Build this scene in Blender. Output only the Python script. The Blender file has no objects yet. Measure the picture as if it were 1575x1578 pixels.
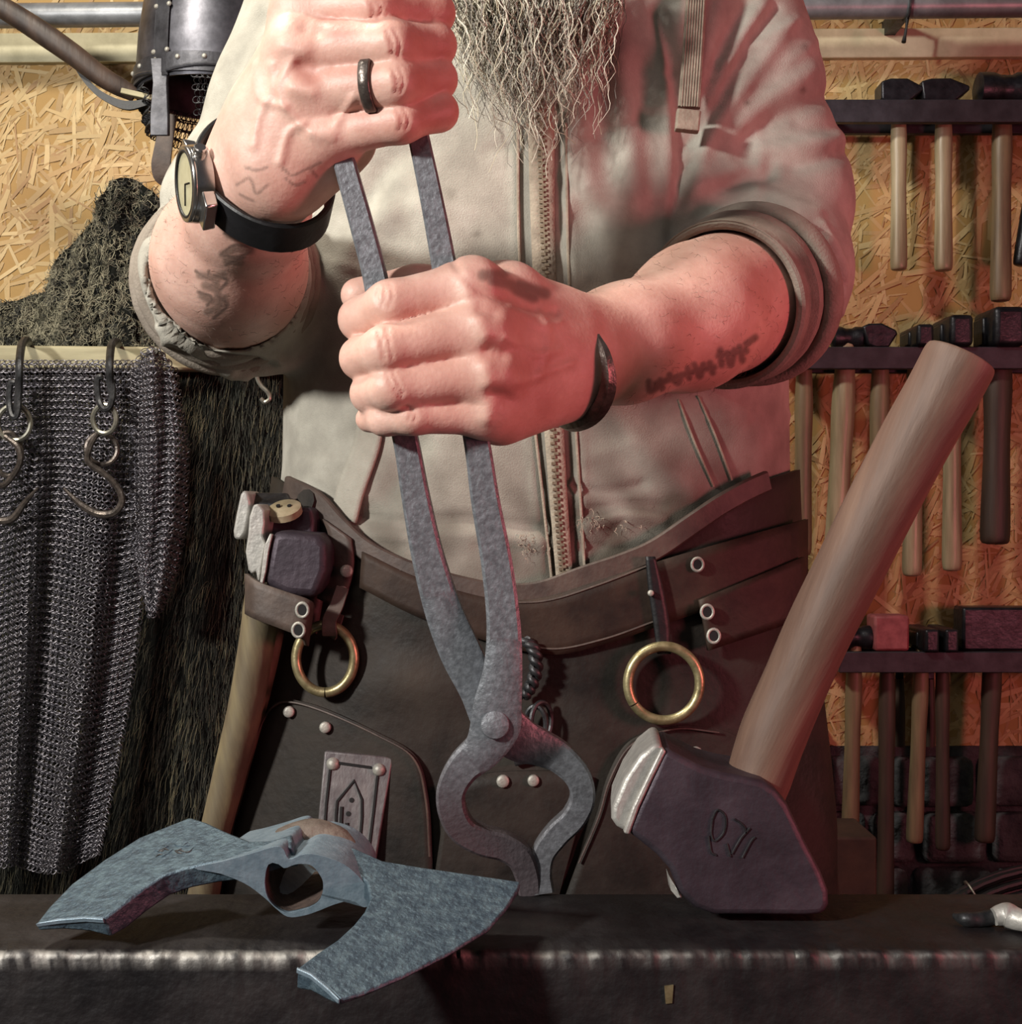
import bpy, bmesh, math, random
import numpy as np
from mathutils import Vector, Matrix
random.seed(7); rng = np.random.default_rng(7)
SC = bpy.context.scene; COL = SC.collection
# ------------------------------------------------------------------ camera, world, lamps, exposure
F, CX, CY, CZ = 2000.0, 787.5, 789.0, 1.02
cam = bpy.data.cameras.new('camera'); cam.sensor_fit = 'HORIZONTAL'; cam.sensor_width = 36.0
cam.lens = 36.0*F/1575.0; cam.clip_start = 0.05
co = bpy.data.objects.new('camera', cam); COL.objects.link(co)
co.location = (0, 0, CZ); co.rotation_euler = (math.pi/2, 0, 0); SC.camera = co
W = bpy.data.worlds.new('world'); SC.world = W; W.use_nodes = True
W.node_tree.nodes['Background'].inputs[0].default_value = (0.62, 0.62, 0.78, 1)
W.node_tree.nodes['Background'].inputs[1].default_value = 0.055
def lamp(name, loc, target, power, size, col, kind='AREA'):
    l = bpy.data.lights.new(name, kind); l.energy = power; l.color = col
    if kind == 'AREA': l.shape = 'DISK'; l.size = size
    else: l.shadow_soft_size = size
    o = bpy.data.objects.new(name, l); COL.objects.link(o); o.location = loc
    o.rotation_euler = (Vector(target)-Vector(loc)).to_track_quat('-Z', 'Y').to_euler()
    return o
lamp('work_lamp', (-1.20, -0.35, 1.62), (0.0, 0.95, 1.12), 41, 0.16, (1.0, 0.97, 0.91))
lamp('ceiling_lamp', (-0.75, 0.75, 2.35), (0.2, 1.9, 1.1), 24, 0.22, (1.0, 0.93, 0.80))
lamp('forge_glow', (1.40, 0.12, 1.05), (0.1, 1.2, 1.08), 12, 0.40, (1.0, 0.21, 0.25))
lamp('fill_light', (-0.45, -1.1, 2.1), (0.15, 1.1, 1.1), 4.5, 0.9, (1.0, 0.93, 0.86))  # soft fill added to whiten the right sleeve, no fixture behind it
SC.view_settings.view_transform = 'Standard'; SC.view_settings.look = 'None'
SC.view_settings.exposure = 0.0; SC.view_settings.gamma = 1.0; SC.view_settings.use_curve_mapping = False

# ------------------------------------------------------------------ helpers
def P(px, py, d): return np.array([(px-CX)/F*d, d, CZ-(py-CY)/F*d])
def PP(pts): return np.array([P(*p) for p in pts])
def proj(v): return np.stack([CX+v[:, 0]/v[:, 1]*F, CY-(v[:, 2]-CZ)/v[:, 1]*F], 1)
def lin(h):
    h = h.lstrip('#'); r = [int(h[i:i+2], 16)/255 for i in (0, 2, 4)]
    return tuple(x/12.92 if x <= 0.04045 else ((x+0.055)/1.055)**2.4 for x in r)+(1.0,)
ORG = {}
def props(o, label=None, cat=None, group=None, kind=None):
    if label: o['label'] = label
    if cat: o['category'] = cat
    if group: o['group'] = group
    if kind: o['kind'] = kind
    return o
def thing(name, label, cat, loc, group=None):
    o = bpy.data.objects.new(name, None); COL.objects.link(o); o.location = tuple(loc); o.empty_display_size = 0.02
    ORG[o.name] = np.array(loc, float); return props(o, label, cat, group)
class G:
    def __init__(s): s.v = []; s.f = []; s.n = 0
    def add(s, v, f):
        v = np.asarray(v, float); s.v.append(v); s.f += [tuple(int(i)+s.n for i in q) for q in f]; s.n += len(v); return s
    def join(s, gs):
        for g in gs: s.add(np.concatenate(g.v), g.f)
        return s
def obj(name, g, mat, parent=None, smooth=35, bevel=0, seg=2, solid=0, label=None, kind=None, loc=None, cols=None, sub=0):
    v = np.concatenate(g.v) if isinstance(g, G) else np.asarray(g[0], float)
    f = g.f if isinstance(g, G) else g[1]
    o0 = ORG[parent.name] if parent is not None else (np.array(loc, float) if loc is not None else np.zeros(3))
    me = bpy.data.meshes.new(name); me.from_pydata((v-o0).tolist(), [], f if isinstance(f, list) else f.tolist()); me.update()
    if cols is not None:
        a = me.color_attributes.new('tint', 'FLOAT_COLOR', 'POINT'); a.data.foreach_set('color', np.asarray(cols, np.float32).ravel())
    if smooth:
        me.polygons.foreach_set('use_smooth', np.ones(len(me.polygons), bool))
        if smooth < 180: me.set_sharp_from_angle(angle=math.radians(smooth))
    o = bpy.data.objects.new(name, me); COL.objects.link(o); me.materials.append(mat)
    if parent is not None:
        while parent.parent is not None and parent.parent.parent is not None: parent = parent.parent   # thing > part > sub-part, no deeper
        o.parent = parent
    elif loc is not None: o.location = tuple(loc)
    ORG[o.name] = o0
    if solid: m = o.modifiers.new('solid', 'SOLIDIFY'); m.thickness = solid; m.offset = -1
    if bevel: m = o.modifiers.new('bevel', 'BEVEL'); m.width = bevel; m.segments = seg; m.limit_method = 'ANGLE'; m.angle_limit = math.radians(40); m.harden_normals = False
    if sub: m = o.modifiers.new('sub', 'SUBSURF'); m.levels = sub; m.render_levels = sub
    return props(o, label, None, None, kind)
def unit(v): v = np.asarray(v, float); return v/max(np.linalg.norm(v), 1e-12)
def circ(n, rx=1, ry=1, ph=0): t = np.arange(n)/n*2*math.pi+ph; return np.stack([np.cos(t)*rx, np.sin(t)*ry], 1)
RECT = lambda w, h, c=0.0: np.array([(-w, -h), (w, -h), (w, h), (-w, h)]) if c <= 0 else np.array([(-w+c, -h), (w-c, -h), (w, -h+c), (w, h-c), (w-c, h), (-w+c, h), (-w, h-c), (-w, -h+c)])
def cr(pts, n, closed=False):
    p = np.asarray(pts, float); k = len(p)
    if closed: q = np.concatenate([p[-1:], p, p[:2]]); m = k
    else: q = np.concatenate([2*p[:1]-p[1:2], p, 2*p[-1:]-p[-2:-1]]); m = k-1
    t = np.linspace(0, m, n, endpoint=not closed); i = np.minimum(t.astype(int), m-1); u = (t-i)[:, None]
    a, b, c, d = q[i], q[i+1], q[i+2], q[i+3]
    return .5*((2*b)+(-a+c)*u+(2*a-5*b+4*c-d)*u*u+(-a+3*b-3*c+d)*u**3)
def sweep(path, prof, sc=None, ref=(0, -1, 0), closed=False, cap=True):
    p = np.asarray(path, float); n = len(p); prof = np.asarray(prof, float); m = len(prof)
    if closed: T = np.roll(p, -1, 0)-np.roll(p, 1, 0)
    else: T = np.gradient(p, axis=0)
    T /= np.maximum(np.linalg.norm(T, axis=1), 1e-12)[:, None]
    R = np.broadcast_to(np.asarray(ref, float), (n, 3))
    N = R-(R*T).sum(1)[:, None]*T; ln = np.linalg.norm(N, axis=1)
    for i in np.where(ln < 1e-3)[0]:
        N[i] = np.cross(T[i], (1, 0, 0)) if abs(T[i][0]) < .9 else np.cross(T[i], (0, 0, 1))
    N /= np.linalg.norm(N, axis=1)[:, None]; B = np.cross(T, N)
    if sc is None: sc = np.ones((n, 2))
    sc = np.asarray(sc, float)
    if sc.ndim == 1: sc = np.stack([sc, sc], 1)
    v = p[:, None]+B[:, None]*(prof[None, :, :1]*sc[:, None, :1])+N[:, None]*(prof[None, :, 1:]*sc[:, None, 1:])
    f = []
    for i in range(n if closed else n-1):
        a = i*m; b = ((i+1) % n)*m
        for j in range(m): k = (j+1) % m; f.append((a+j, a+k, b+k, b+j))
    if cap and not closed: f.append(tuple(range(m-1, -1, -1))); f.append(tuple(range((n-1)*m, n*m)))
    g = G(); g.add(v.reshape(-1, 3), f); return g
def rod(pts, r, n=8, res=None, ref=(0, -1, 0), closed=False):
    p = np.asarray(pts, float)
    r = np.full(len(p), r, float) if np.isscalar(r) else np.asarray(r, float)
    q = np.concatenate([p, r[:, None]], 1)
    if res: q = cr(q, res, closed)
    return sweep(q[:, :3], circ(n), np.maximum(q[:, 3], 1e-5), ref, closed)
def frame(ax):
    ax = unit(ax); u = unit(np.cross(ax, (0, 0, 1))) if abs(ax[2]) < .95 else unit(np.cross(ax, (1, 0, 0)))
    return u, np.cross(ax, u), ax
def lathe(prof, c, ax, n=24):     # prof: (radius, height along axis)
    u, w, a = frame(ax); prof = np.asarray(prof, float); t = np.arange(n)/n*2*math.pi; m = len(prof)
    v = np.asarray(c)+prof[:, None, :1]*(np.cos(t)[None, :, None]*u+np.sin(t)[None, :, None]*w)+prof[:, None, 1:]*a
    f = [(i*n+j, i*n+(j+1) % n, (i+1)*n+(j+1) % n, (i+1)*n+j) for i in range(m-1) for j in range(n)]
    f.append(tuple(range(n-1, -1, -1))); f.append(tuple(range((m-1)*n, m*n)))
    g = G(); g.add(v.reshape(-1, 3), f); return g
def box(lo, hi):
    x0, y0, z0 = lo; x1, y1, z1 = hi
    v = [(x0, y0, z0), (x1, y0, z0), (x1, y1, z0), (x0, y1, z0), (x0, y0, z1), (x1, y0, z1), (x1, y1, z1), (x0, y1, z1)]
    g = G(); g.add(v, [(0, 3, 2, 1), (4, 5, 6, 7), (0, 1, 5, 4), (1, 2, 6, 5), (2, 3, 7, 6), (3, 0, 4, 7)]); return g
def prism(front, back, cap=True):
    a = np.asarray(front, float); b = np.asarray(back, float); n = len(a)
    f = [(i, n+i, n+(i+1) % n, (i+1) % n) for i in range(n)]
    if cap: f += [tuple(range(n)), tuple(range(2*n-1, n-1, -1))]
    g = G(); g.add(np.concatenate([a, b]), f); return g
def plane_hit(pix, p0, p1, p2):   # pixel rays to a plane through three points
    p0, p1, p2 = map(np.asarray, (p0, p1, p2)); nn = np.cross(p1-p0, p2-p0); c = np.array([0, 0, CZ]); out = []
    for x, y in pix:
        r = np.array([(x-CX)/F, 1, -(y-CY)/F]); out.append(c+r*(((p0-c)@nn)/(r@nn)))
    return np.array(out), unit(nn)
def grid_faces(n, m, flip=False):
    i, j = np.meshgrid(np.arange(n-1), np.arange(m-1), indexing='ij'); a = (i*m+j).ravel()
    q = np.stack([a, a+1, a+m+1, a+m], 1)
    return (q[:, ::-1] if flip else q).tolist()
def vnormals(v, f):
    f = np.asarray(f); n = np.cross(v[f[:, 2]]-v[f[:, 0]], v[f[:, 3]]-v[f[:, 1]]); out = np.zeros_like(v)
    for k in range(4): np.add.at(out, f[:, k], n)
    return out/np.maximum(np.linalg.norm(out, axis=1), 1e-12)[:, None]
def pdist(q, line):               # distance of 2-D points to a polyline
    line = np.asarray(line, float); best = np.full(len(q), 1e9)
    for a, b in zip(line[:-1], line[1:]):
        ab = b-a; t = np.clip(((q-a)@ab)/max(ab@ab, 1e-9), 0, 1); best = np.minimum(best, np.linalg.norm(q-(a+t[:, None]*ab), axis=1))
    return best
def stroke(v, n, lines, amp, w, dr=(0, 9)):   # sculpt ridges (+) or grooves (-) along drawn lines on the camera-facing side
    q = proj(v); ok = (n[:, 1] < 0.25) & (v[:, 1] > dr[0]) & (v[:, 1] < dr[1])
    lo = np.min([np.min(l, 0) for l in lines], 0)-4*w; hi = np.max([np.max(l, 0) for l in lines], 0)+4*w
    idx = np.where(ok & (q > lo).all(1) & (q < hi).all(1))[0]
    if len(idx) == 0: return
    for l in lines:
        l = cr(l, max(12, 5*len(l))) if len(l) > 2 else np.asarray(l, float)
        d = pdist(q[idx], l); v[idx] += n[idx]*(amp*np.exp(-(d/w)**2))[:, None]

# ------------------------------------------------------------------ materials
def mat(name, c1, c2=None, scale=30, rough=.6, metal=0, bump=0.0, bscale=None, stretch=(1, 1, 1), c3=None, spec=None, tint=False, sss=0, bdist=.002, detail=6, rr=None, rot=0, ramp=(.35, .65)):
    m = bpy.data.materials.new(name); m.use_nodes = True; t = m.node_tree; N = t.nodes; L = t.links; b = N['Principled BSDF']
    b.inputs['Roughness'].default_value = rough; b.inputs['Metallic'].default_value = metal
    if spec is not None: b.inputs['Specular IOR Level'].default_value = spec
    tc = N.new('ShaderNodeTexCoord'); mp = N.new('ShaderNodeMapping'); mp.inputs['Scale'].default_value = stretch; src = tc.outputs['Object']
    if rot: m0 = N.new('ShaderNodeMapping'); m0.inputs['Rotation'].default_value = (0, rot, 0); L.new(src, m0.inputs[0]); src = m0.outputs[0]
    L.new(src, mp.inputs[0])
    nz = N.new('ShaderNodeTexNoise'); nz.inputs['Scale'].default_value = scale; nz.inputs['Detail'].default_value = detail; nz.inputs['Roughness'].default_value = .6; L.new(mp.outputs[0], nz.inputs[0])
    rp = N.new('ShaderNodeValToRGB'); L.new(nz.outputs[0], rp.inputs[0]); e = rp.color_ramp.elements
    e[0].position, e[1].position = ramp; e[0].color = lin(c1); e[1].color = lin(c2 or c1)
    if c3: x = e.new((ramp[0]+ramp[1])/2); x.color = lin(c3)
    out = rp.outputs[0]
    if tint:
        at = N.new('ShaderNodeAttribute'); at.attribute_name = 'tint'; mx = N.new('ShaderNodeMix'); mx.data_type = 'RGBA'
        L.new(at.outputs['Alpha'], mx.inputs[0]); L.new(out, mx.inputs[6]); L.new(at.outputs['Color'], mx.inputs[7]); out = mx.outputs[2]
    L.new(out, b.inputs['Base Color'])
    if rr:
        mr = N.new('ShaderNodeMapRange'); L.new(nz.outputs[0], mr.inputs[0]); mr.inputs[1].default_value = .3; mr.inputs[2].default_value = .7
        mr.inputs[3].default_value = rr[0]; mr.inputs[4].default_value = rr[1]; L.new(mr.outputs[0], b.inputs['Roughness'])
    if bump:
        n2 = N.new('ShaderNodeTexNoise'); n2.inputs['Scale'].default_value = bscale or scale*3; n2.inputs['Detail'].default_value = 5; L.new(mp.outputs[0], n2.inputs[0])
        bp = N.new('ShaderNodeBump'); bp.inputs['Strength'].default_value = bump; bp.inputs['Distance'].default_value = bdist
        L.new(n2.outputs[0], bp.inputs['Height']); L.new(bp.outputs[0], b.inputs['Normal'])
    if sss:
        b.inputs['Subsurface Weight'].default_value = sss; b.inputs['Subsurface Radius'].default_value = (1, .35, .2); b.inputs['Subsurface Scale'].default_value = .004
    return m
M = dict(
 skin=mat('skin', '#c99e8f', '#dcb5a6', 45, .5, bump=.35, bscale=420, bdist=.0007, tint=True, sss=.12, c3='#d2a899'),
 nail=mat('nail', '#d9b3a4', None, 30, .3),
 hoodie=mat('hoodie_cloth', '#98948a', '#b4b0a5', 26, .95, bump=.5, bscale=900, bdist=.0009, tint=True, spec=.1, c3='#a6a297'),
 rib=mat('rib_knit', '#857b70', '#958b80', 60, .95, bump=.4, bscale=500, spec=.1),
 cord=mat('cord_cloth', '#8d8173', '#a89b8b', 80, .9, bump=.4, bscale=500, spec=.1),
 zip=mat('zip_metal', '#8a7a66', '#b3a38c', 300, .4, .7),
 leather=mat('leather', '#1c1a18', '#332e29', 18, .62, spec=.25, bump=.5, bscale=160, bdist=.0012, c3='#2a2521', rr=(.5, .75), tint=True),
 belt=mat('belt_leather', '#261d19', '#3c2f27', 30, .6, spec=.25, bump=.4, bscale=200, bdist=.001),
 strap=mat('strap_leather', '#3b302b', '#55473f', 40, .6, bump=.4, bscale=240, bdist=.001),
 black=mat('black_rubber', '#0c0c0e', '#17171a', 60, .5, bump=.2),
 trouser=mat('trouser_cloth', '#15161a', '#1f2026', 60, .9),
 brass=mat('brass', '#857a58', '#b0a57e', 120, .38, .7, bump=.1),
 rivet=mat('rivet_steel', '#8f8d86', '#a9a69c', 150, .5, .3, bump=.2),
 tong=mat('tong_steel', '#65676c', '#7c7f85', 300, .45, .35, bump=.6, bscale=330, bdist=.0010, c3='#707378', rr=(.35, .55), tint=True),
 jaw=mat('jaw_steel', '#5d5357', '#7d7276', 120, .52, .35, bump=.4, bscale=260, bdist=.001),
 axe=mat('axe_steel', '#3b4a56', '#55666f', 160, .5, .4, bump=.9, bscale=330, bdist=.0013, c3='#465661', rr=(.4, .58)),
 axeedge=mat('axe_ground_steel', '#6d7f8c', '#8494a0', 140, .42, .4, bump=.2),
 scale=mat('forge_scale', '#4c423c', '#6c6057', 60, .7, .2, bump=.6),
 sledge=mat('sledge_steel', '#352e35', '#4c434b', 30, .55, .5, bump=.55, bscale=200, bdist=.001, c3='#3f373f'),
 bright=mat('bright_steel', '#9d9a95', '#b5b2ac', 120, .45, .35, bump=.4, bscale=300, bdist=.001),
 hickory=mat('hickory', '#584237', '#705749', 70, .62, bump=.25, bscale=220, stretch=(1, 1, .05), rot=-.436, c3='#644c40'),
 wood=mat('pale_wood', '#7d7058', '#a99b80', 60, .38, bump=.3, bscale=140, stretch=(1, 1, .08), c3='#94876c'),
 wood2=mat('brown_wood', '#5f5140', '#857458', 50, .45, bump=.3, bscale=140, stretch=(1, 1, .1)),
 wood3=mat('dark_wood', '#2b211d', '#4a392f', 40, .55, bump=.3, bscale=140, stretch=(1, 1, .1)),
 steel=mat('dark_steel', '#1d1d22', '#34353b', 50, .38, .6, bump=.25, bscale=180),
 rack=mat('rack_steel', '#2c2a30', '#3d3b42', 40, .55, .5, bump=.2),
 redpaint=mat('red_paint', '#7a3c40', '#9a5458', 60, .6, bump=.2),
 anvil=mat('anvil_steel', '#191719', '#2e2a2a', 24, .55, .4, bump=.7, bscale=110, bdist=.0018, tint=True, c3='#221f20', rr=(.45, .7)),
 osb=mat('osb_board', '#9a7a48', '#c2a46c', 30, .75, bump=.3, tint=True),
 flake=mat('osb_flake', '#b0925a', '#c8ac74', 60, .65, bump=.4, bscale=120, tint=True),
 cream=mat('cream_paint', '#b3ab8d', '#cfc7a8', 24, .7, bump=.2, c3='#c3bb9c'),
 raw=mat('grey_pole_wood', '#8d8468', '#b9b08f', 30, .7, bump=.4, bscale=90, stretch=(.12, 1, 1)),
 pipe=mat('pipe_steel', '#6a6c70', '#8a8c90', 30, .42, .35, bump=.15),
 fur=mat('fur', '#23241f', '#3d3c30', 60, .8, tint=True, spec=.15),
 furskin=mat('hide', '#0e0f0f', '#1b1c19', 40, .95, spec=.05),
 mail=mat('mail_rings', '#6b6870', '#9a969c', 200, .38, .85),
 iron=mat('black_iron', '#2a2a2c', '#4a4a4c', 80, .45, .6, bump=.3, bscale=200),
 wire=mat('bright_wire', '#8c8a80', '#b3b0a2', 100, .35, .85),
 helm=mat('helmet_steel', '#48484e', '#6c6c74', 30, .42, .8, bump=.25, bscale=60, bdist=.001),
 helmband=mat('helmet_band', '#3c3c40', '#55555a', 60, .42, .7, bump=.15),
 concrete=mat('floor_concrete', '#2c2a28', '#3d3a36', 8, .9, bump=.4),
 stone=mat('rough_stone', '#26272a', '#55565a', 14, .9, bump=1, bscale=30, bdist=.02, ramp=(.3, .75)),
 dial=mat('watch_dial', '#a39d80', '#b0ab8e', 200, .3), chrome=mat('watch_chrome', '#b5b2ae', '#cfccc8', 100, .2, .95),
 beltwood=mat('belt_handle_wood', '#574c3c', '#74684f', 60, .5, bump=.3, bscale=160, stretch=(1, 1, .08), rot=.24, c3='#655a47'), bangle=mat('forged_bangle', '#463f3b', '#6a615b', 120, .35, .6, bump=.4, bscale=200), armhair=mat('arm_hair', '#4a372b', None, 50, .6), lining=mat('rusty_scale', '#3a302d', '#5c4c44', 80, .75, .2, bump=.6),
 beard=mat('beard_hair', '#8d887c', '#b8b3a4', 200, .6, tint=True, spec=.3), block=mat('block_wood', '#2a1a14', '#3e2a20', 20, .8, bump=.4),
 boot=mat('boot_leather', '#17130f', '#241d17', 40, .6, bump=.3), ink=mat('incised_line', '#0d0c0d', None, 30, .8),
 plate=mat('tooled_plate', '#5c5759', '#7f7a79', 60, .5, .35, bump=.8, bscale=140, bdist=.0012, stretch=(1, 1, .5)),
)

# ------------------------------------------------------------------ the setting
def struct(name, g, m, **k):
    o = obj(name, g, m, **k); o['kind'] = 'structure'; return o
WY = 2.0
struct('floor', box((-3, -2.2, -.1), (3, 2.3, 0)), M['concrete'])
wall = struct('wall_back', box((-3, WY, 0.62), (3, WY+.12, 3.0)), M['osb'], smooth=0)
struct('wall_left', box((-3.1, -2.2, 0), (-3, WY+.12, 3.0)), M['cream'], smooth=0)
struct('wall_right', box((3, -2.2, 0), (3.1, WY+.12, 3.0)), M['cream'], smooth=0)
struct('trim_1', prism([P(-1500, 59, 1.985), P(3000, 34, 1.985), P(3000, 79, 1.985), P(-1500, 104, 1.985)],
                       [P(-1500, 59, 1.985)+[0, .02, 0], P(3000, 34, 1.985)+[0, .02, 0], P(3000, 79, 1.985)+[0, .02, 0], P(-1500, 104, 1.985)+[0, .02, 0]]), M['cream'], bevel=.002)
# rough stone plinth under the boards, with laid stones
pl = struct('trim_2', box((-3, WY-.004, 0), (3, WY+.12, .66)), M['stone'], smooth=0)
for r in range(7):
    x = .15+rng.uniform(0, .1)
    while x < 1.05:
        w = rng.uniform(.07, .15); z = .655-.085*(r+1)
        g = box((x, WY-.022-rng.uniform(0, .012), z), (x+w-.012, WY+.02, z+.075)); obj('stone', g, M['stone'], pl, bevel=.012, seg=2); x += w
# flakes of the oriented strand board, pressed proud of its face
def flakes(name, n, lo, hi, y, kind='stuff'):
    c = np.stack([rng.uniform(lo[0], hi[0], n), np.full(n, y), rng.uniform(lo[1], hi[1], n)], 1)
    L = rng.uniform(.015, .08, n)/2; w = rng.uniform(.002, .0095, n)/2; a = rng.uniform(0, math.pi, n)+0*L
    a = np.where(rng.random(n) < .55, rng.normal(1.0, .5, n), a)
    dx = np.stack([np.cos(a), rng.normal(0, .006, n), np.sin(a)], 1); dz = np.stack([-np.sin(a), rng.normal(0, .025, n), np.cos(a)], 1)
    off = rng.uniform(.0002, .0016, n); c[:, 1] -= off
    sk = rng.uniform(-.5, .5, (n, 1)); k1 = rng.uniform(.55, 1, (n, 1)); bow = np.zeros((n, 3)); bow[:, 1] = -rng.uniform(0, .001, n)
    v = np.stack([c-dx*L[:, None]-dz*(w[:, None]*k1), c-dx*L[:, None]*(.9+.1*sk)+dz*w[:, None], c+dz*w[:, None]+bow, c-dz*w[:, None]+bow,
                  c+dx*L[:, None]*(1+.12*sk)+dz*(w[:, None]*k1), c+dx*L[:, None]-dz*w[:, None]*.7], 1).reshape(-1, 3)
    b = np.arange(n)*6
    f = np.concatenate([np.stack([b, b+3, b+2, b+1], 1), np.stack([b+3, b+5, b+4, b+2], 1)])
    pal = np.array([lin(h)[:3] for h in ('#b8975c', '#c9ac72', '#a9844c', '#bd9a60', '#d2b77f', '#a0733f', '#8f6638', '#c4a468', '#b08a50')])
    pal = pal*.86+pal.mean(1, keepdims=True)*.14; pal = pal*.62+pal.mean(0)*.38
    pc = pal[rng.choice(9, n, p=[.2, .17, .12, .18, .09, .04, .02, .1, .08])]*rng.uniform(.9, 1.08, (n, 1))
    cols = np.repeat(np.concatenate([pc, np.ones((n, 1))], 1), 6, 0)
    return obj(name, (v, f), M['flake'], wall, smooth=0, cols=cols, kind=kind)
flakes('flake', 24000, (-2.0, .64), (2.0, 1.80), WY)
o = wall; me = o.data
a = me.color_attributes.new('tint', 'FLOAT_COLOR', 'POINT'); a.data.foreach_set('color', np.tile(np.array(lin('#a5834e')), len(me.vertices)).astype(np.float32))
# steel pipe under the ceiling with its clamp
pt = thing('steel_pipe', 'long grey steel pipe running above the cream batten', 'pipe', P(787, 20, 1.9))
obj('pipe', rod([P(-1800, 44, 1.90), P(787, 16, 1.90), P(3300, -10, 1.90)], .0175, 16), M['pipe'], pt)
c0 = P(1397, 9, 1.9)
cl = obj('clamp', sweep(c0+np.array([[0, math.cos(t)*.0195, math.sin(t)*.0195] for t in np.linspace(0, 2*math.pi, 24, endpoint=False)]), RECT(.0035, .0012), ref=(1, 0, 0), closed=True), M['iron'], pt)
obj('clamp_screw', rod([c0+[0, -.004, -.02], c0+[-.002, -.006, -.034], c0+[-.004, -.006, -.046], c0+[-.0065, -.008, -.056]], [.003, .0018, .0025, .0035], 8), M['iron'], cl)
obj('wall_bracket', box(c0+[-.008, .012, -.012], c0+[.008, WY-1.9, .012]), M['iron'], cl)

# ------------------------------------------------------------------ hammer racks and hammers on the right wall
RD = 1.90
def rack(pyt, pyb, pxl, label):
    zt, zb = P(0, pyt, RD)[2], P(0, pyb, RD)[2]; x0, x1 = P(pxl, 0, RD)[0], 1.05
    t = thing('hammer_rack', label, 'rack', (x0, RD, zb))
    obj('front_bar', box((x0, RD-.006, zb), (x1, RD+.006, zt)), M['rack'], t, bevel=.0012)
    obj('back_bar', box((x0, RD+.05, zb), (x1, RD+.062, zt)), M['rack'], t, bevel=.0012)
    for x in (x0+.006, x1-.006): obj('end_bracket', box((x-.006, RD+.004, zb), (x+.006, WY+.004, zt)), M['rack'], t, bevel=.001)
    return zt
def hammer(px, zr, pyb, wpx, label, head, hw, hh, wood, dep=RD+.028, topx=None, hmat='steel', tilt=0, pyt=None):
    """handle hangs through the rack slot, head rests on the bars"""
    x = (px-CX)/F*dep; zb = P(0, pyb, dep)[2]; r = wpx/2/F*dep; xt = x if topx is None else (topx-CX)/F*dep
    if pyt is not None: zr = P(0, pyt, dep)[2]
    t = thing('hammer', label, 'hammer', (xt, dep, zr), 'hammers hung on the wall racks')
    L = zr-zb; s = np.array([0, .1, .3, .5, .7, .9, .985, 1.0]); k = np.array([.62, .8, 1.02, .93, .98, 1.06, 1.0, .55])
    p = np.stack([xt+(x-xt)*s, np.full(8, dep), zr+hh*.8-(L+hh*.8)*s], 1); q = cr(np.concatenate([p, (k*r)[:, None]], 1), 28); q[:, 3] = np.clip(q[:, 3], .002, None)
    obj('handle', sweep(q[:, :3], circ(12, 1, .9), q[:, 3]), M[wood], t, smooth=60)
    w, h = hw/2, hh; z = zr; c = [xt, dep, z]
    if head == 'block':
        g = box((xt-w, dep-.022, z), (xt+w, dep+.022, z+h)); hd = obj('head', g, M[hmat], t, bevel=.004)
    elif head == 'round':
        pr = [(.6*h/2, -w), (h/2, -w+.004), (h/2, -w*.4), (h*.42, -w*.1), (h*.42, w*.3), (h*.5, w*.5), (h*.5, w-.004), (h*.4, w)]
        hd = obj('head', lathe(pr, (xt, dep, z+h/2), (1, 0, 0), 20), M[hmat], t, smooth=40)
    elif head == 'end':           # seen end-on: a round face points into the room
        hd = obj('head', box((xt-w*.82, dep-.045, z), (xt+w*.82, dep+.045, z+h)), M[hmat], t, bevel=min(w*.35, .009), seg=4)
        obj('cheek', box((xt-w, dep-.012, z+.004), (xt-w*.5, dep+.03, z+h*.8)), M[hmat], hd, bevel=.003)
    elif head == 'cross':
        o2 = [(-w, .12*h), (-w, .88*h), (-.55*w, h), (.25*w, h), (w, .66*h), (w, .5*h), (.25*w, 0), (-.55*w, 0)]
        o3 = [np.array([xt+a*math.cos(tilt)-b*math.sin(tilt)*.6, dep-.02, z+b+max(0, a*math.sin(tilt))*.2]) for a, b in o2]
        hd = obj('head', prism(o3, [q+[0, .04, 0] for q in o3]), M[hmat], t, bevel=.003)
    return t
z1 = rack(155, 190, 1268, 'upper steel hammer rack with two slim handles and one thick one')
z2 = rack(535, 569, 1215, 'middle steel hammer rack behind the big upright sledgehammer handle')
z3 = rack(1004, 1036, 1292, 'lower steel hammer rack with the red painted head on it')
hammer(1385, z1, 417, 25, 'slim pale hammer, leftmost on the upper rack', 'cross', .062, .036, 'wood')
hammer(1454, z1, 418, 27, 'slim pale hammer between two others on the upper rack', 'cross', .072, .036, 'wood', tilt=.2)
hammer(1542, z1, 465, 31, 'thick brown hammer with ringed handle on the upper rack', 'round', .080, .050, 'wood2', topx=1545)
hammer(1573, z1, 410, 24, 'black handled hammer cut by the right edge, upper rack', 'block', .044, .03, 'steel', dep=RD+.03, topx=1612)
hammer(1236, z2, 856, 28, 'leftmost hammer on the middle rack, beside the grey sleeve', 'cross', .05, .018, 'wood2', topx=1240)
hammer(1286, z2, 900, 36, 'second hammer from the left on the middle rack, stout brown handle', 'round', .048, .034, 'wood', topx=1305)
hammer(1350, z2, 890, 30, 'third hammer from the left on the middle rack, tilted head', 'cross', .055, .036, 'wood2', topx=1358, tilt=.5)
hammer(1405, z2, 888, 29, 'fourth hammer on the middle rack, handle crossing behind the sledgehammer', 'end', .03, .032, 'wood', topx=1412)
hammer(1467, z2, 880, 29, 'pale handled hammer right of the sledgehammer handle on middle rack', 'end', .042, .046, 'wood')
hammer(1533, z2, 839, 43, 'thick dark handled hammer at the right of the middle rack', 'end', .058, .058, 'wood3', topx=1540)
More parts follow.
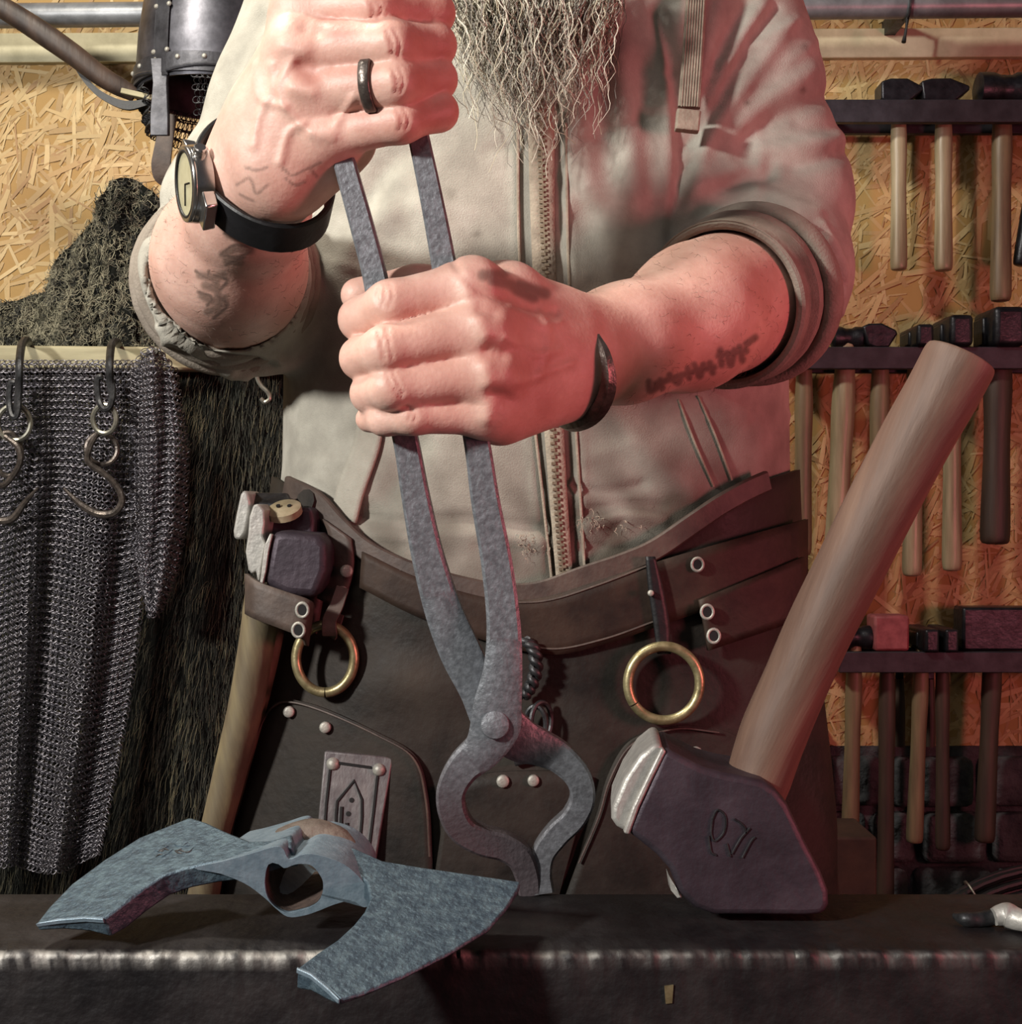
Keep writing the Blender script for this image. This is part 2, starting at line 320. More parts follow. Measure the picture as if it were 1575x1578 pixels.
hammer(1310, z3, 1288, 26, 'pale handled hammer, leftmost on the lower rack', 'round', .05, .036, 'wood2', topx=1318)
hammer(1364, z3, 1420, 26, 'long handled hammer with red painted head on lower rack', 'block', .052, .052, 'wood3', hmat='redpaint', topx=1368)
hammer(1409, z3, 1299, 25, 'pale handled hammer right of the red head on lower rack', 'end', .026, .034, 'wood2', topx=1422)
hammer(1453, z3, 1310, 22, 'dark handled hammer fourth along the lower rack', 'end', .024, .034, 'wood3', topx=1452)
hammer(1517, z3, 1298, 30, 'hammer with big black block head on lower rack', 'block', .110, .064, 'wood3', topx=1533)
for px, lb in ((1386, 'short handle tool hanging behind the lower rack, left of the pair'), (1433, 'short handle tool hanging behind the lower rack, right of the pair')):
    t = thing('file', lb, 'file', P(px, 1040, 1.985))
    obj('handle', rod([P(px, 1046, 1.975), P(px, 1100, 1.975), P(px, 1150, 1.975)], [.007, .009, .0085], 10, 14), M['wood3'], t)
    obj('blade', box(P(px-6, 1046, 1.975)-[0, .002, 0], P(px+6, 900+80, 1.975)+[0, .002, 0]), M['steel'], t, bevel=.0008)
    obj('hanger', rod([P(px, 985, 1.975), P(px, 978, 1.985), P(px, 978, WY+.01)], .0022, 6), M['iron'], t)
t = thing('pole', 'thin pale pole leaning beside the dark brown timber block', 'pole', P(1272, 1420, 1.93))
obj('shaft', rod([[P(1300, 0, 1.9)[0], 1.84, 0.004], P(1268, 1190, 1.955), P(1258, 1110, 1.985)], [.010, .009, .008], 10, 12), M['wood2'], t)
bx = P(1284, 1290, 1.72)
obj('timber_block', box((bx[0]-.09, 1.72, 0), (P(1352, 0, 1.72)[0], 1.83, bx[2])), M['block'], loc=(bx[0], 1.72, 0), bevel=.004)
props(bpy.data.objects['timber_block'], 'dark brown upright timber block behind the sledgehammer head', 'block')
t = thing('hose_coil', 'coil of thin black hose at the lower right of the picture', 'hose', (.75, 1.80, 0))
for k in range(12):
    r = .262-.0085*(k//2)*1.55-.002*(k % 2); y = 1.80-.010*(k % 3)
    obj('loop', rod([(.752+math.cos(a)*r*(1+.004*math.sin(3*a+k)), y+.10*(1-math.sin(a))*-.3, .268+math.sin(a)*r) for a in np.linspace(0, 2*math.pi, 64, endpoint=False)], .0048, 8, closed=True), M['black'], t)
for a in (2.05, 1.2):
    c = np.array([.752+math.cos(a)*.24, 1.79, .268+math.sin(a)*.24])
    obj('wire_tie', rod([c+[math.cos(a)*.035*math.cos(b), .02*math.sin(b)-.005, math.sin(a)*.035*math.cos(b)] for b in np.linspace(0, 6.28, 14, endpoint=False)], .0016, 6, closed=True), M['wire'], t)

# ------------------------------------------------------------------ left: pale pole, fur, mail, hooks, helmet, haft
RY = 1.78
t = thing('wooden_rail', 'pale horizontal wooden rail above the hanging mail', 'rail', P(200, 568, RY))
o = obj('rail', prism([P(-400, 528, RY), P(470, 536, RY), P(470, 571, RY), P(-400, 566, RY)], [P(-400, 528, RY)+[0, .03, 0], P(470, 536, RY)+[0, .03, 0], P(470, 571, RY)+[0, .03, 0], P(-400, 566, RY)+[0, .03, 0]]), M['raw'], t, bevel=.004)
for px in (-300, 440): q = P(px, 550, RY); obj('bracket', box(q+[-.012, .028, -.012], q+[.012, WY-RY+.004, .012]), M['raw'], t, bevel=.002)

def hairs(root, nrm, n_seg, L, wid, grav, curl, cbase, ctip, curlscale=1.0):
    """ribbon tufts; returns verts, faces, colours"""
    n = len(root); d = nrm+rng.normal(0, .35, (n, 3)); d /= np.linalg.norm(d, axis=1)[:, None]
    ph = rng.uniform(0, 6.28, n); fr = rng.uniform(4, 9, n)*curlscale; s1 = rng.normal(0, 1, (n, 3)); s1 /= np.linalg.norm(s1, axis=1)[:, None]
    s2 = np.cross(s1, d); p = root.copy(); pts = [p.copy()]
    for k in range(n_seg):
        u = (k+1)/n_seg; dd = d*(1-u)+np.array(grav)*u*1.4
        dd = dd+curl*(s1*np.cos(ph+fr*u)[:, None]+s2*np.sin(ph+fr*u)[:, None]); dd /= np.linalg.norm(dd, axis=1)[:, None]
        p = p+dd*(L/n_seg)[:, None]; pts.append(p.copy())
    pts = np.stack(pts, 1); m = n_seg+1
    T = np.gradient(pts, axis=1); S = np.cross(T, np.array([0, 1., 0])); S /= np.maximum(np.linalg.norm(S, axis=2), 1e-9)[..., None]
    w = (wid[:, None]*np.linspace(1, .25, m)[None])[..., None]
    v = np.stack([pts-S*w, pts+S*w], 2).reshape(-1, 3)
    b = (np.arange(n)*m*2)[:, None]+(np.arange(n_seg)*2)[None]; b = b.ravel()
    f = np.stack([b, b+1, b+3, b+2], 1)
    u = np.linspace(0, 1, m)[None, :, None]; c = cbase[:, None]*(1-u)+ctip[:, None]*u
    c = np.repeat(np.concatenate([c, np.ones((n, m, 1))], 2), 2, 1).reshape(-1, 4)
    return v, f, c
def hide_surface(rows, cols, top, bot, dfun):
    out = np.zeros((rows, cols, 3)); xs = np.linspace(0, 1, cols)
    tp = cr(top, cols); bt = cr(bot, cols)
    for i in range(rows):
        u = i/(rows-1); q = tp*(1-u)+bt*u
        for j in range(cols): out[i, j] = P(q[j, 0], q[j, 1], dfun(u, xs[j]))
    return out
def fur_thing(name, label, top, bot, dfun, n, L, wid, grav, curl, pal, cs=1.0, rows=40, cols=60, bow=0.0):
    S = hide_surface(rows, cols, top, bot, dfun); v = S.reshape(-1, 3); f = grid_faces(rows, cols)
    nn = vnormals(v, f); flip = -np.sign(nn[:, 1].mean()); nn *= flip
    t = thing(name, label, 'fur', v[len(v)-cols//2]); obj('hide', (v, f), M['furskin'], t, smooth=180, solid=.004)
    ij = rng.integers(0, (rows-1)*(cols-1), n); i, j = ij//(cols-1), ij % (cols-1); a, b = rng.random((2, n, 1))
    A = S[i, j]*(1-a)*(1-b)+S[i+1, j]*a*(1-b)+S[i, j+1]*(1-a)*b+S[i+1, j+1]*a*b; NN = nn.reshape(rows, cols, 3)[i, j]
    cl = np.array([[lin(h)[:3] for h in p] for p in pal]); ci = rng.integers(0, len(cl), n)
    # locks share a colour: mix by smooth noise
    ns = np.sin(A[:, 0]*61+3*np.sin(A[:, 2]*37))+np.sin(A[:, 2]*53+2*np.sin(A[:, 0]*41)); ci = np.where(rng.random(n) < .6, np.clip(((ns+2)/4*len(cl)).astype(int), 0, len(cl)-1), ci)
    hv, hf, hc = hairs(A, NN, 5, rng.uniform(*L, n), rng.uniform(*wid, n), grav, curl, cl[ci, 0]*rng.uniform(.7, 1.2, (n, 1)), cl[ci, 1]*rng.uniform(.7, 1.3, (n, 1)), cs)
    obj('fur', (hv, hf), M['fur'], t, smooth=180, cols=hc, kind='stuff'); return t
fur_thing('fur_fleece', 'shaggy dark grey fur fleece heaped above the wooden rail', [(-160, 490), (-40, 478), (35, 462), (75, 448), (92, 398), (135, 356), (152, 322), (166, 288), (196, 276), (232, 294), (262, 330), (330, 350), (420, 380)],
          [(-160, 545), (-40, 545), (35, 545), (75, 545), (110, 545), (135, 545), (160, 545), (180, 545), (215, 545), (245, 545), (290, 545), (350, 545), (430, 545)],
          lambda u, x: 1.955-.115*u-.02*math.sin(x*23)*u-.012*math.sin(x*60+u*9), 9000, (.02, .05), (.0005, .0011), (0, -.25, -.6), 1.5,
          [('#2c2b27', '#837f6e'), ('#242422', '#5a5849'), ('#38362e', '#a8a28a'), ('#1d1d1b', '#444440'), ('#32302a', '#938d78')], 1.5)
fur_thing('fur_hide', 'dark fur hide hanging under the wooden rail behind the mail', [(-160, 556), (0, 558), (150, 560), (300, 566), (400, 566), (520, 566), (640, 566)],
          [(-160, 1560), (0, 1560), (150, 1560), (300, 1560), (400, 1560), (520, 1560), (640, 1560)],
          lambda u, x: 1.83+.012*math.sin(x*19+u*3)-.01*u, 26000, (.018, .045), (.00028, .0006), (-.12, -.35, -1.6), .35,
          [('#1a1c1a', '#42433b'), ('#20211e', '#57554a'), ('#141615', '#2f302b'), ('#252520', '#767059'), ('#181a18', '#393a34')], .8)

# mail shirt: rows of tilted rings on a draped sheet
def ring_mesh(R, r, n=10, m=4):
    a = np.arange(n)/n*6.2832; b = np.arange(m)/m*6.2832
    v = np.stack([(R+r*np.cos(b)[None])*np.cos(a)[:, None], (R+r*np.cos(b)[None])*np.sin(a)[:, None], r*np.sin(b)[None]+0*a[:, None]], 2).reshape(-1, 3)
    f = np.array([(i*m+j, ((i+1) % n)*m+j, ((i+1) % n)*m+(j+1) % m, i*m+(j+1) % m) for i in range(n) for j in range(m)]); return v, f
def ring_frames(C, rows, cols):
    """C: sheet points rows x cols; alternate rows tilt up and down"""
    tu = np.gradient(C, axis=1); tv = np.gradient(C, axis=0); su = np.linalg.norm(tu, axis=2); tu /= np.maximum(su, 1e-9)[..., None]
    nn = np.cross(tu, tv); nn /= np.maximum(np.linalg.norm(nn, axis=2), 1e-9)[..., None]; w = np.cross(nn, tu)
    out = []
    for i in range(rows):
        s = 1 if i % 2 else -1
        for j in range(cols):
            t_ = s*(.75+rng.normal(0, .08)); y = rng.normal(0, .12)
            a = tu[i, j]*math.cos(y)+nn[i, j]*math.sin(y); b0 = w[i, j]*math.cos(t_)+nn[i, j]*math.sin(t_); c = np.cross(a, b0)
            k = min(1.0, su[i, j]/.0075)
            out.append((C[i, j]+tu[i, j]*su[i, j]*(.5 if i % 2 else 0)+nn[i, j]*rng.normal(0, .0004), a*max(k, .62), b0, c))
    return out
def interp(y, tab): t = np.array(tab, float); return np.interp(y, t[:, 0], t[:, 1])
fr = []
ys = np.arange(559, 1348, 5.7); rows = len(ys); cols = 33
C = np.zeros((rows, cols, 3)); 
for i, y in enumerate(ys):
    xr = interp(y, [(555, 232), (700, 236), (850, 222), (930, 212), (1000, 205), (1120, 188), (1250, 164), (1340, 148)])
    for j in range(cols):
        u = j/(cols-1); v = (y-559)/790; x = -40+(xr+40)*u
        amp = .004+.016*min(1, v*2.2)
        d = 1.715+amp*(math.sin(u*15-.8+v*2.0)+.4*math.sin(u*31+v*3))-.03*v
        yy = y+min(v*3, 1)*9*math.sin(u*9+v*2)-(14*(1-u)*0)
        if y > 1290: yy -= (y-1290)*.35*u
        C[i, j] = P(x, yy, d)
fr += ring_frames(C, rows, cols); nbody = len(fr)
ys = np.arange(541, 947, 5.6); rows2 = len(ys); cols2 = 13
C2 = np.zeros((rows2, cols2, 3))
for i, y in enumerate(ys):
    xl = interp(y, [(541, 222), (565, 206), (700, 204), (850, 208), (900, 218), (947, 231)]); xr = interp(y, [(541, 246), (565, 266), (680, 284), (800, 282), (880, 268), (947, 243)])
    for j in range(cols2):
        u = j/(cols2-1); C2[i, j] = P(xl+(xr-xl)*u, y+4*math.sin(u*7), 1.70-.028*math.sin(math.pi*u)+.008*math.sin(u*12+y*.01))
fr += ring_frames(C2, rows2, cols2)
C3 = C2.copy(); C3[:, :, 1] = 1.715+.0*C3[:, :, 1]
mt = thing('mail_shirt', 'grey riveted mail shirt of small rings hanging from the pale rail', 'chain mail', P(120, 1340, 1.69))
rv, rf = ring_mesh(.0053, .00088); o0 = ORG[mt.name]
rme = bpy.data.meshes.new('ring'); rme.from_pydata(rv.tolist(), [], rf.tolist()); rme.polygons.foreach_set('use_smooth', np.ones(len(rf), bool)); rme.materials.append(M['mail'])
single = list(range(nbody, nbody+300))
for k in single:
    c, a, b, d = fr[k]; o = bpy.data.objects.new('ring', rme); COL.objects.link(o); o.parent = mt
    mtx = np.eye(4); mtx[:3, 0] = a; mtx[:3, 1] = b; mtx[:3, 2] = d; mtx[:3, 3] = c-o0; o.matrix_local = Matrix(mtx.tolist())
rest = [fr[k] for k in range(len(fr)) if not (nbody <= k < nbody+300)]
c = np.array([r[0] for r in rest]); A = np.array([r[1] for r in rest]); B = np.array([r[2] for r in rest]); D = np.array([r[3] for r in rest])
v = (c[:, None]+rv[None, :, :1]*A[:, None]+rv[None, :, 1:2]*B[:, None]+rv[None, :, 2:]*D[:, None]).reshape(-1, 3)
f = (rf[None]+(np.arange(len(rest))*len(rv))[:, None, None]).reshape(-1, 4)
obj('linked_rings', (v, f), M['mail'], mt, smooth=180, kind='stuff')
obj('hanging_nail', rod([P(238, 541, 1.665), P(238, 543, RY+.01)], .004, 10), M['wire'], mt)

# two chains of pot hooks over the rail
def loopring(c, rx, rz, r, yaw=0, n=28, gap=0, a0=0):
    t = np.linspace(a0, a0+2*math.pi-gap, n, endpoint=gap > 0)
    return rod([np.asarray(c)+[math.cos(a)*rx*math.cos(yaw), math.cos(a)*rx*math.sin(yaw), math.sin(a)*rz] for a in t], r, 8, closed=gap == 0, ref=(math.sin(yaw), -math.cos(yaw), 0))
HD = 1.655
def pothook(name, label, dx, dy, hookpts, ring1, ring2, shackle):
    t = thing(name, label, 'hook', P(*ring1[:2], HD), 'pot hook chains on the rail')
    obj('rail_hook', rod(PP(hookpts), .0052, 8, 40), M['iron'], t)
    obj('shackle', rod(PP(shackle), .0042, 8, 30), M['iron'], t)
    for (x, y, rx, ry, yaw, m) in (ring1, ring2):
        obj('ring', loopring(P(x, y, HD+(.012 if yaw else 0)), rx/F*HD, ry/F*HD, .0034, yaw), M[m], t)
    return t
t = pothook('pot_hook', 'pot hook chain with the big ring, nearest the left edge', 0, 0,
        [(48, 548, RY+.035), (46, 533, RY+.02), (42, 524, 1.74), (34, 530, 1.70), (30, 560, HD), (29, 600, HD), (26, 634, HD)], (22, 652, 24, 27, .25, 'wire'), (12, 700, 20, 34, .4, 'bangle'),
        [(24, 590, HD), (16, 592, HD), (14, 620, HD), (18, 640, HD-.006), (26, 640, HD-.006), (29, 615, HD), (27, 588, HD)])
obj('lower_hook', rod(PP([(8, 672, HD-.01), (28, 690, HD-.012), (30, 715, HD-.01), (10, 745, HD-.005), (-8, 752, HD), (-25, 780, HD), (-8, 800, HD), (18, 800, HD), (38, 775, HD-.003), (58, 752, HD-.008)]), [.003, .004, .004, .004, .004, .0045, .005, .005, .004, .0015], 8, 60), M['bangle'], t)
t = pothook('pot_hook', 'pot hook chain with the bright small ring, beside the mail sleeve', 0, 0,
        [(186, 548, RY+.035), (184, 535, RY+.02), (180, 526, 1.74), (172, 532, 1.70), (169, 560, HD), (170, 590, HD), (174, 612, HD)], (161, 646, 18, 22, 0, 'wire'), (157, 692, 23, 24, .35, 'bangle'),
        [(158, 580, HD), (150, 585, HD), (152, 615, HD), (160, 630, HD-.006), (170, 625, HD-.006), (174, 600, HD), (168, 582, HD)])
obj('lower_hook', rod(PP([(150, 668, HD-.01), (138, 690, HD-.012), (136, 712, HD-.01), (160, 730, HD-.005), (180, 750, HD), (188, 772, HD), (176, 790, HD), (152, 792, HD), (125, 778, HD-.003), (98, 752, HD-.006)]), [.003, .004, .004, .004, .0042, .0045, .005, .005, .0045, .0015], 8, 60), M['bangle'], t)
g = rod(PP([(398, 560, RY-.008), (396, 580, RY-.01), (402, 594, RY-.01), (412, 604, RY-.01), (416, 614, RY-.01), (408, 620, RY-.01), (402, 614, RY-.01)]), .0032, 8, 40)
o = obj('wire_hook', g, M['wire'], loc=P(398, 560, RY)); props(o, 'small twisted pale hook hanging below the rail', 'hook')

# spangen helmet on a wall peg
hc = P(330, 52, 1.75); HR = .1005
t = thing('helmet', 'round riveted steel helmet with nose guard beside the raised hand', 'helmet', hc+[0, 0, -.09])
prof = [(.0008, .135), (.024, .130), (.046, .115), (.066, .090), (.082, .060), (.0925, .030), (.0985, -.008), (.1015, -.05), (.101, -.088), (.098, -.088), (.0985, -.05), (.0955, -.01), (.079, .058), (.06, .09), (.0005, .128)]
obj('dome', lathe(prof, hc, (0, 0, 1), 48), M['helm'], t, smooth=50)
def hpt(az, s, off=0):           # az: 0 faces the room, negative left; s along the dome profile from rim to top
    ss = np.array([(.1015, -.088), (.1018, -.05), (.0990, -.008), (.0930, .030), (.0825, .060), (.0665, .090), (.046, .115), (.0, .135)])
    k = np.linspace(0, 1, 8); r = np.interp(s, k, ss[:, 0]); z = np.interp(s, k, ss[:, 1]); nr = .9; q = hc+[math.sin(az)*(r+off), -math.cos(az)*(r+off), z+off*.3*(s > .5)]; return q
FA = -.47
for az, w in ((FA, .0115), (FA+1.57, .0115), (FA-1.57, .0115)):
    q = cr(np.array([hpt(az, s, .0018) for s in np.linspace(0, 1, 12)]), 30)
    obj('ridge_band', sweep(q, RECT(w, .0016, .002), ref=(math.sin(az), -math.cos(az), .25)), M['helmband'], t, smooth=30)
obj('brow_band', sweep([hpt(a, .04, .0022)+[0, 0, .006*abs(math.cos((a-FA)*1.0))] for a in np.linspace(0, 6.2832, 48, endpoint=False)], RECT(.0016, .0125), ref=(0, 0, 1), closed=True), M['helmband'], t)
for az in (FA-.105, FA+.105):
    for s in (.12, .33, .52, .70, .86): obj('rivet', lathe([(.0034, 0), (.0034, .0012), (.0022, .0028), (.0004, .0034)], hpt(az, s, .0028), hpt(az, s, .01)-hpt(az, s, 0), 10), M['rivet'], t)
for az in np.arange(FA-1.4, FA+1.4, .33): obj('rivet', lathe([(.0034, 0), (.0034, .0012), (.0022, .0028), (.0004, .0034)], hpt(az, .08, .0032), hpt(az, .05, .01)-hpt(az, .05, 0), 10), M['rivet'], t)
nb = hpt(FA, .04, .0045); 
ns = [nb+[-.012, 0, .012], nb+[.012, 0, .012], nb+[.009, 0, -.02], nb+[.0115, -.003, -.062], nb+[.0115, -.003, -.088], nb+[-.0115, -.003, -.088], nb+[-.0115, -.003, -.06], nb+[-.009, 0, -.02]]
obj('nose_guard', prism(ns, [q+[.002, .004, 0] for q in ns]), M['helmband'], t, bevel=.001)
for s in (-1, 1):                # side splints of the face guard rim
    obj('brow_ridge', rod([hpt(FA+s*a, .03, .004)+[0, 0, -.004+.008*math.sin(a*2.2)] for a in np.linspace(.1, 1.2, 12)], .0028, 8), M['helmband'], t)
# neck curtain: hanging rows of small rings at the sides and back
fr = []; rr, cc = 7, 80; C = np.zeros((rr, cc, 3))
for i in range(rr):
    for j in range(cc):
        a = FA+.45+j/(cc-1)*(6.2832-.9); C[i, j] = hc+[math.sin(a)*(.099-.002*i), -math.cos(a)*(.099-.002*i), -.088-.0075*i]
sm, sf = ring_mesh(.0056, .0009)
fr = ring_frames(C, rr, cc); c = np.array([r[0] for r in fr]); A = np.array([r[1] for r in fr]); B = np.array([r[2] for r in fr]); D = np.array([r[3] for r in fr])
obj('mail_curtain', ((c[:, None]+sm[None, :, :1]*A[:, None]+sm[None, :, 1:2]*B[:, None]+sm[None, :, 2:]*D[:, None]).reshape(-1, 3), (sf[None]+(np.arange(len(fr))*len(sm))[:, None, None]).reshape(-1, 4)), M['iron'], t, smooth=180, kind='stuff')
for s in (-1,):
    q = PP([(262, 176, 1.70), (256, 205, 1.70), (250, 240, 1.70), (247, 268, 1.705), (254, 282, 1.71)])
    obj('cheek_strap', sweep(cr(q, 20), RECT(.0125, .002), np.interp(np.linspace(0, 1, 20), [0, .6, 1], [.75, 1, .5])), M['strap'], t)
tw = thing('wooden_peg', 'wooden wall peg carrying the round steel helmet', 'peg', P(330, 100, 1.9))
obj('peg', rod([hc+[0, -.02, -.02], hc+[0, .12, -.03], [hc[0], WY+.01, hc[2]-.04]], [.03, .03, .034], 14), M['wood3'], tw)
# haft with a curved strap leaning in from the top left
t = thing('wooden_haft', 'dark wooden haft with curved leather strap, left of the helmet', 'tool', P(120, 90, 1.7))
q = cr(PP([(-120, -60, 1.66), (-20, -2, 1.67), (40, 34, 1.68), (110, 82, 1.69), (160, 120, 1.70), (208, 146, 1.71)]), 40)
obj('haft', sweep(q, circ(12, 1, .8), np.interp(np.linspace(0, 1, 40), [0, .5, .9, 1], [.0125, .0150, .0125, .010])), M['wood3'], t)
obj('tip_plate', sweep(PP([(188, 141, 1.70), (236, 152, 1.70)]), RECT(.0035, .006)), M['raw'], t, bevel=.001)
q = cr(PP([(112, 92, 1.70), (128, 118, 1.70), (150, 142, 1.70), (178, 158, 1.70), (200, 163, 1.70), (226, 158, 1.70)]), 30)
obj('strap', sweep(q, RECT(.0045, .0022), np.interp(np.linspace(0, 1, 30), [0, .4, .8, 1], [.55, .9, 1.3, .9])), M['black'], t)

# ------------------------------------------------------------------ sculpting by distance fields
def smin(a, b, k):
    if k <= 0: return np.minimum(a, b)
    h = np.maximum(k-np.abs(a-b), 0)/k; return np.minimum(a, b)-h*h*k*.25
class Field:
    def __init__(s, lo, hi, h):
        s.lo = np.array(lo, float); s.h = h; s.n = np.ceil((np.array(hi)-s.lo)/h).astype(int)+1
        s.ax = [(s.lo[i]+h*np.arange(s.n[i])).astype(np.float32) for i in range(3)]
    def new(s): return np.full(s.n, .04, np.float32)
    def seg(s, f, a, b, ra, rb, k=0.0, flat=None, mode='add'):
        a = np.asarray(a, np.float32); b = np.asarray(b, np.float32); R = max(ra, rb)+.022+k
        i0 = np.maximum(((np.minimum(a, b)-R-s.lo)/s.h).astype(int), 0); i1 = np.minimum(((np.maximum(a, b)+R-s.lo)/s.h).astype(int)+2, s.n)
        if (i1 <= i0).any(): return f
        sl = tuple(slice(p, q) for p, q in zip(i0, i1))
        X = s.ax[0][sl[0]][:, None, None]-a[0]; Y = s.ax[1][sl[1]][None, :, None]-a[1]; Z = s.ax[2][sl[2]][None, None, :]-a[2]
        d = b-a; dd = max(float(d@d), 1e-10); t = np.clip((X*d[0]+Y*d[1]+Z*d[2])/dd, 0, 1)
        ex, ey, ez = X-t*d[0], Y-t*d[1], Z-t*d[2]; sq = ex*ex+ey*ey+ez*ez
        if flat is not None:
            w, am = flat; w = unit(w); q = ex*w[0]+ey*w[1]+ez*w[2]; sq = sq+q*q*(1/(am*am)-1)
        v = np.sqrt(sq)-(ra+(rb-ra)*t)
        if mode == 'add': f[sl] = smin(f[sl], v, k)
        else: f[sl] = -smin(-f[sl], v, k)
        return f
    def chain(s, f, pts, rad, k=.004, **kw):
        for i in range(len(pts)-1): s.seg(f, pts[i], pts[i+1], rad[i], rad[i+1], k, **kw)
        return f
    def mesh(s, f):
        ins = f < 0; off = [(i, j, k) for i in (0, 1) for j in (0, 1) for k in (0, 1)]; nx, ny, nz = f.shape
        c = sum(ins[i:nx-1+i, j:ny-1+j, k:nz-1+k].astype(np.int8) for i, j, k in off)
        cell = np.argwhere((c > 0) & (c < 8)); idx = np.full((nx-1, ny-1, nz-1), -1, np.int64); idx[tuple(cell.T)] = np.arange(len(cell))
        val = np.stack([f[cell[:, 0]+i, cell[:, 1]+j, cell[:, 2]+k] for i, j, k in off], 1)
        pos = np.zeros((len(cell), 3)); cnt = np.zeros(len(cell)); ofa = np.array(off, float)
        for a in range(8):
            for b in range(a+1, 8):
                if np.abs(ofa[a]-ofa[b]).sum() != 1: continue
                x = (val[:, a] < 0) != (val[:, b] < 0); t = val[x, a]/(val[x, a]-val[x, b]); pos[x] += ofa[a]+t[:, None]*(ofa[b]-ofa[a]); cnt[x] += 1
        v = s.lo+s.h*(cell+pos/cnt[:, None]); F_ = []
        for ax in range(3):
            A = np.take(ins, range(0, f.shape[ax]-1), ax); B = np.take(ins, range(1, f.shape[ax]), ax); e = np.argwhere(A != B)
            o1, o2 = [x for x in range(3) if x != ax]; e = e[(e[:, o1] > 0) & (e[:, o2] > 0) & (e[:, o1] < f.shape[o1]-1) & (e[:, o2] < f.shape[o2]-1)]
            q = []
            for (u, w) in ((-1, -1), (0, -1), (0, 0), (-1, 0)):
                g = e.copy(); g[:, o1] += u; g[:, o2] += w; q.append(idx[tuple(g.T)])
            q = np.stack(q, 1); flip = A[tuple(e.T)]
            if ax == 1: flip = ~flip
            q[~flip] = q[~flip][:, ::-1]; F_.append(q)
        q = np.concatenate(F_); return v, q[(q >= 0).all(1)]
def relax(v, f, it=2, lam=.5):
    f = np.asarray(f); e = np.concatenate([f[:, [0, 1]], f[:, [1, 2]], f[:, [2, 3]], f[:, [3, 0]]]); e = np.concatenate([e, e[:, ::-1]])
    cnt = np.bincount(e[:, 0], minlength=len(v)).astype(float)
    for _ in range(it):
        s_ = np.stack([np.bincount(e[:, 0], v[e[:, 1], k], len(v)) for k in range(3)], 1); v = v+(s_/np.maximum(cnt, 1)[:, None]-v)*lam
    return v

# ------------------------------------------------------------------ the smith: joints
sR, eR, wR = P(475, -95, 1.07), P(345, 462, 1.0), P(393, 272, .745)      # his right arm, at the left of the picture
sL, eL, wL = P(1168, -95, 1.07), P(1192, 440, .98), P(888, 545, .762)    # his left arm
TZ = np.array([.42, .60, .78, .92, 1.00, 1.06, 1.14, 1.24, 1.33, 1.41, 1.46, 1.50])
TA = np.array([.262, .256, .248, .222, .208, .204, .203, .210, .214, .206, .170, .10])
TB = np.array([.135, .135, .132, .130, .134, .138, .138, .132, .124, .110, .095, .07])
TX = np.array([.008, .008, .008, .014, .018, .020, .020, .018, .018, .018, .018, .018]); TY = 1.062
def torso(p, grow=0):
    a = np.interp(p[..., 2], TZ, TA)+grow; b = np.interp(p[..., 2], TZ, TB)+grow; x = (p[..., 0]-np.interp(p[..., 2], TZ, TX))/a; y = (p[..., 1]-TY)/b
    r = (np.abs(x)**2.4+np.abs(y)**2.4)**(1/2.4); return (r-1)*np.minimum(a, b)
def hit(pix, off=0.0):            # where the line of sight meets the clothed torso
    pix = np.asarray(pix, float); r = np.stack([(pix[:, 0]-CX)/F, np.ones(len(pix)), -(pix[:, 1]-CY)/F], 1); c = np.array([0, 0, CZ]); t = np.full(len(pix), .80)
    best = np.full(len(pix), 9.); bt = t.copy()
    for _ in range(90):
        p = c+r*t[:, None]; d = torso(p)-off; u = np.abs(d) < best; best[u] = np.abs(d)[u]; bt[u] = t[u]; t = np.minimum(t+np.clip(d, -.02, .02)*.7, 1.12)
    return c+r*bt[:, None]
def band(top, bot, n, m, off=.004):   # ruled patch between two drawn lines, laid on the torso
    a = cr(top, n) if len(top) > 2 else np.linspace(top[0], top[1], n); b = cr(bot, n) if len(bot) > 2 else np.linspace(bot[0], bot[1], n)
    u = np.linspace(0, 1, m)[None, :, None]; q = (a[:, None]*(1-u)+b[:, None]*u).reshape(-1, 2); return hit(q, off), grid_faces(n, m)
def on(px, py, off=.004): return hit([(px, py)], off)[0]
def onl(pts, off=.004, n=None):
    q = cr(pts, n) if n else np.asarray(pts, float); return hit(q, off)

man_o = np.array([.02, TY, 0])
# ---- arms at fine resolution
def arm(lo, hi, elbow, wrist, fore, palm, fingers, h=.0014):
    S = Field(lo, hi, h); f = S.new()
    for a, b, ra, rb, k, fl in fore: S.seg(f, a, b, ra, rb, k, fl)
    for a, b, ra, rb, k in palm: S.seg(f, a, b, ra, rb, k)
    tot = f.copy()
    for pts, rad, k in fingers:
        g = S.new(); S.chain(g, pts, rad, .005)
        tot = np.minimum(tot, smin(f, g, k))
    v, q = S.mesh(tot); v = relax(v, q, 3, .5); return v, q
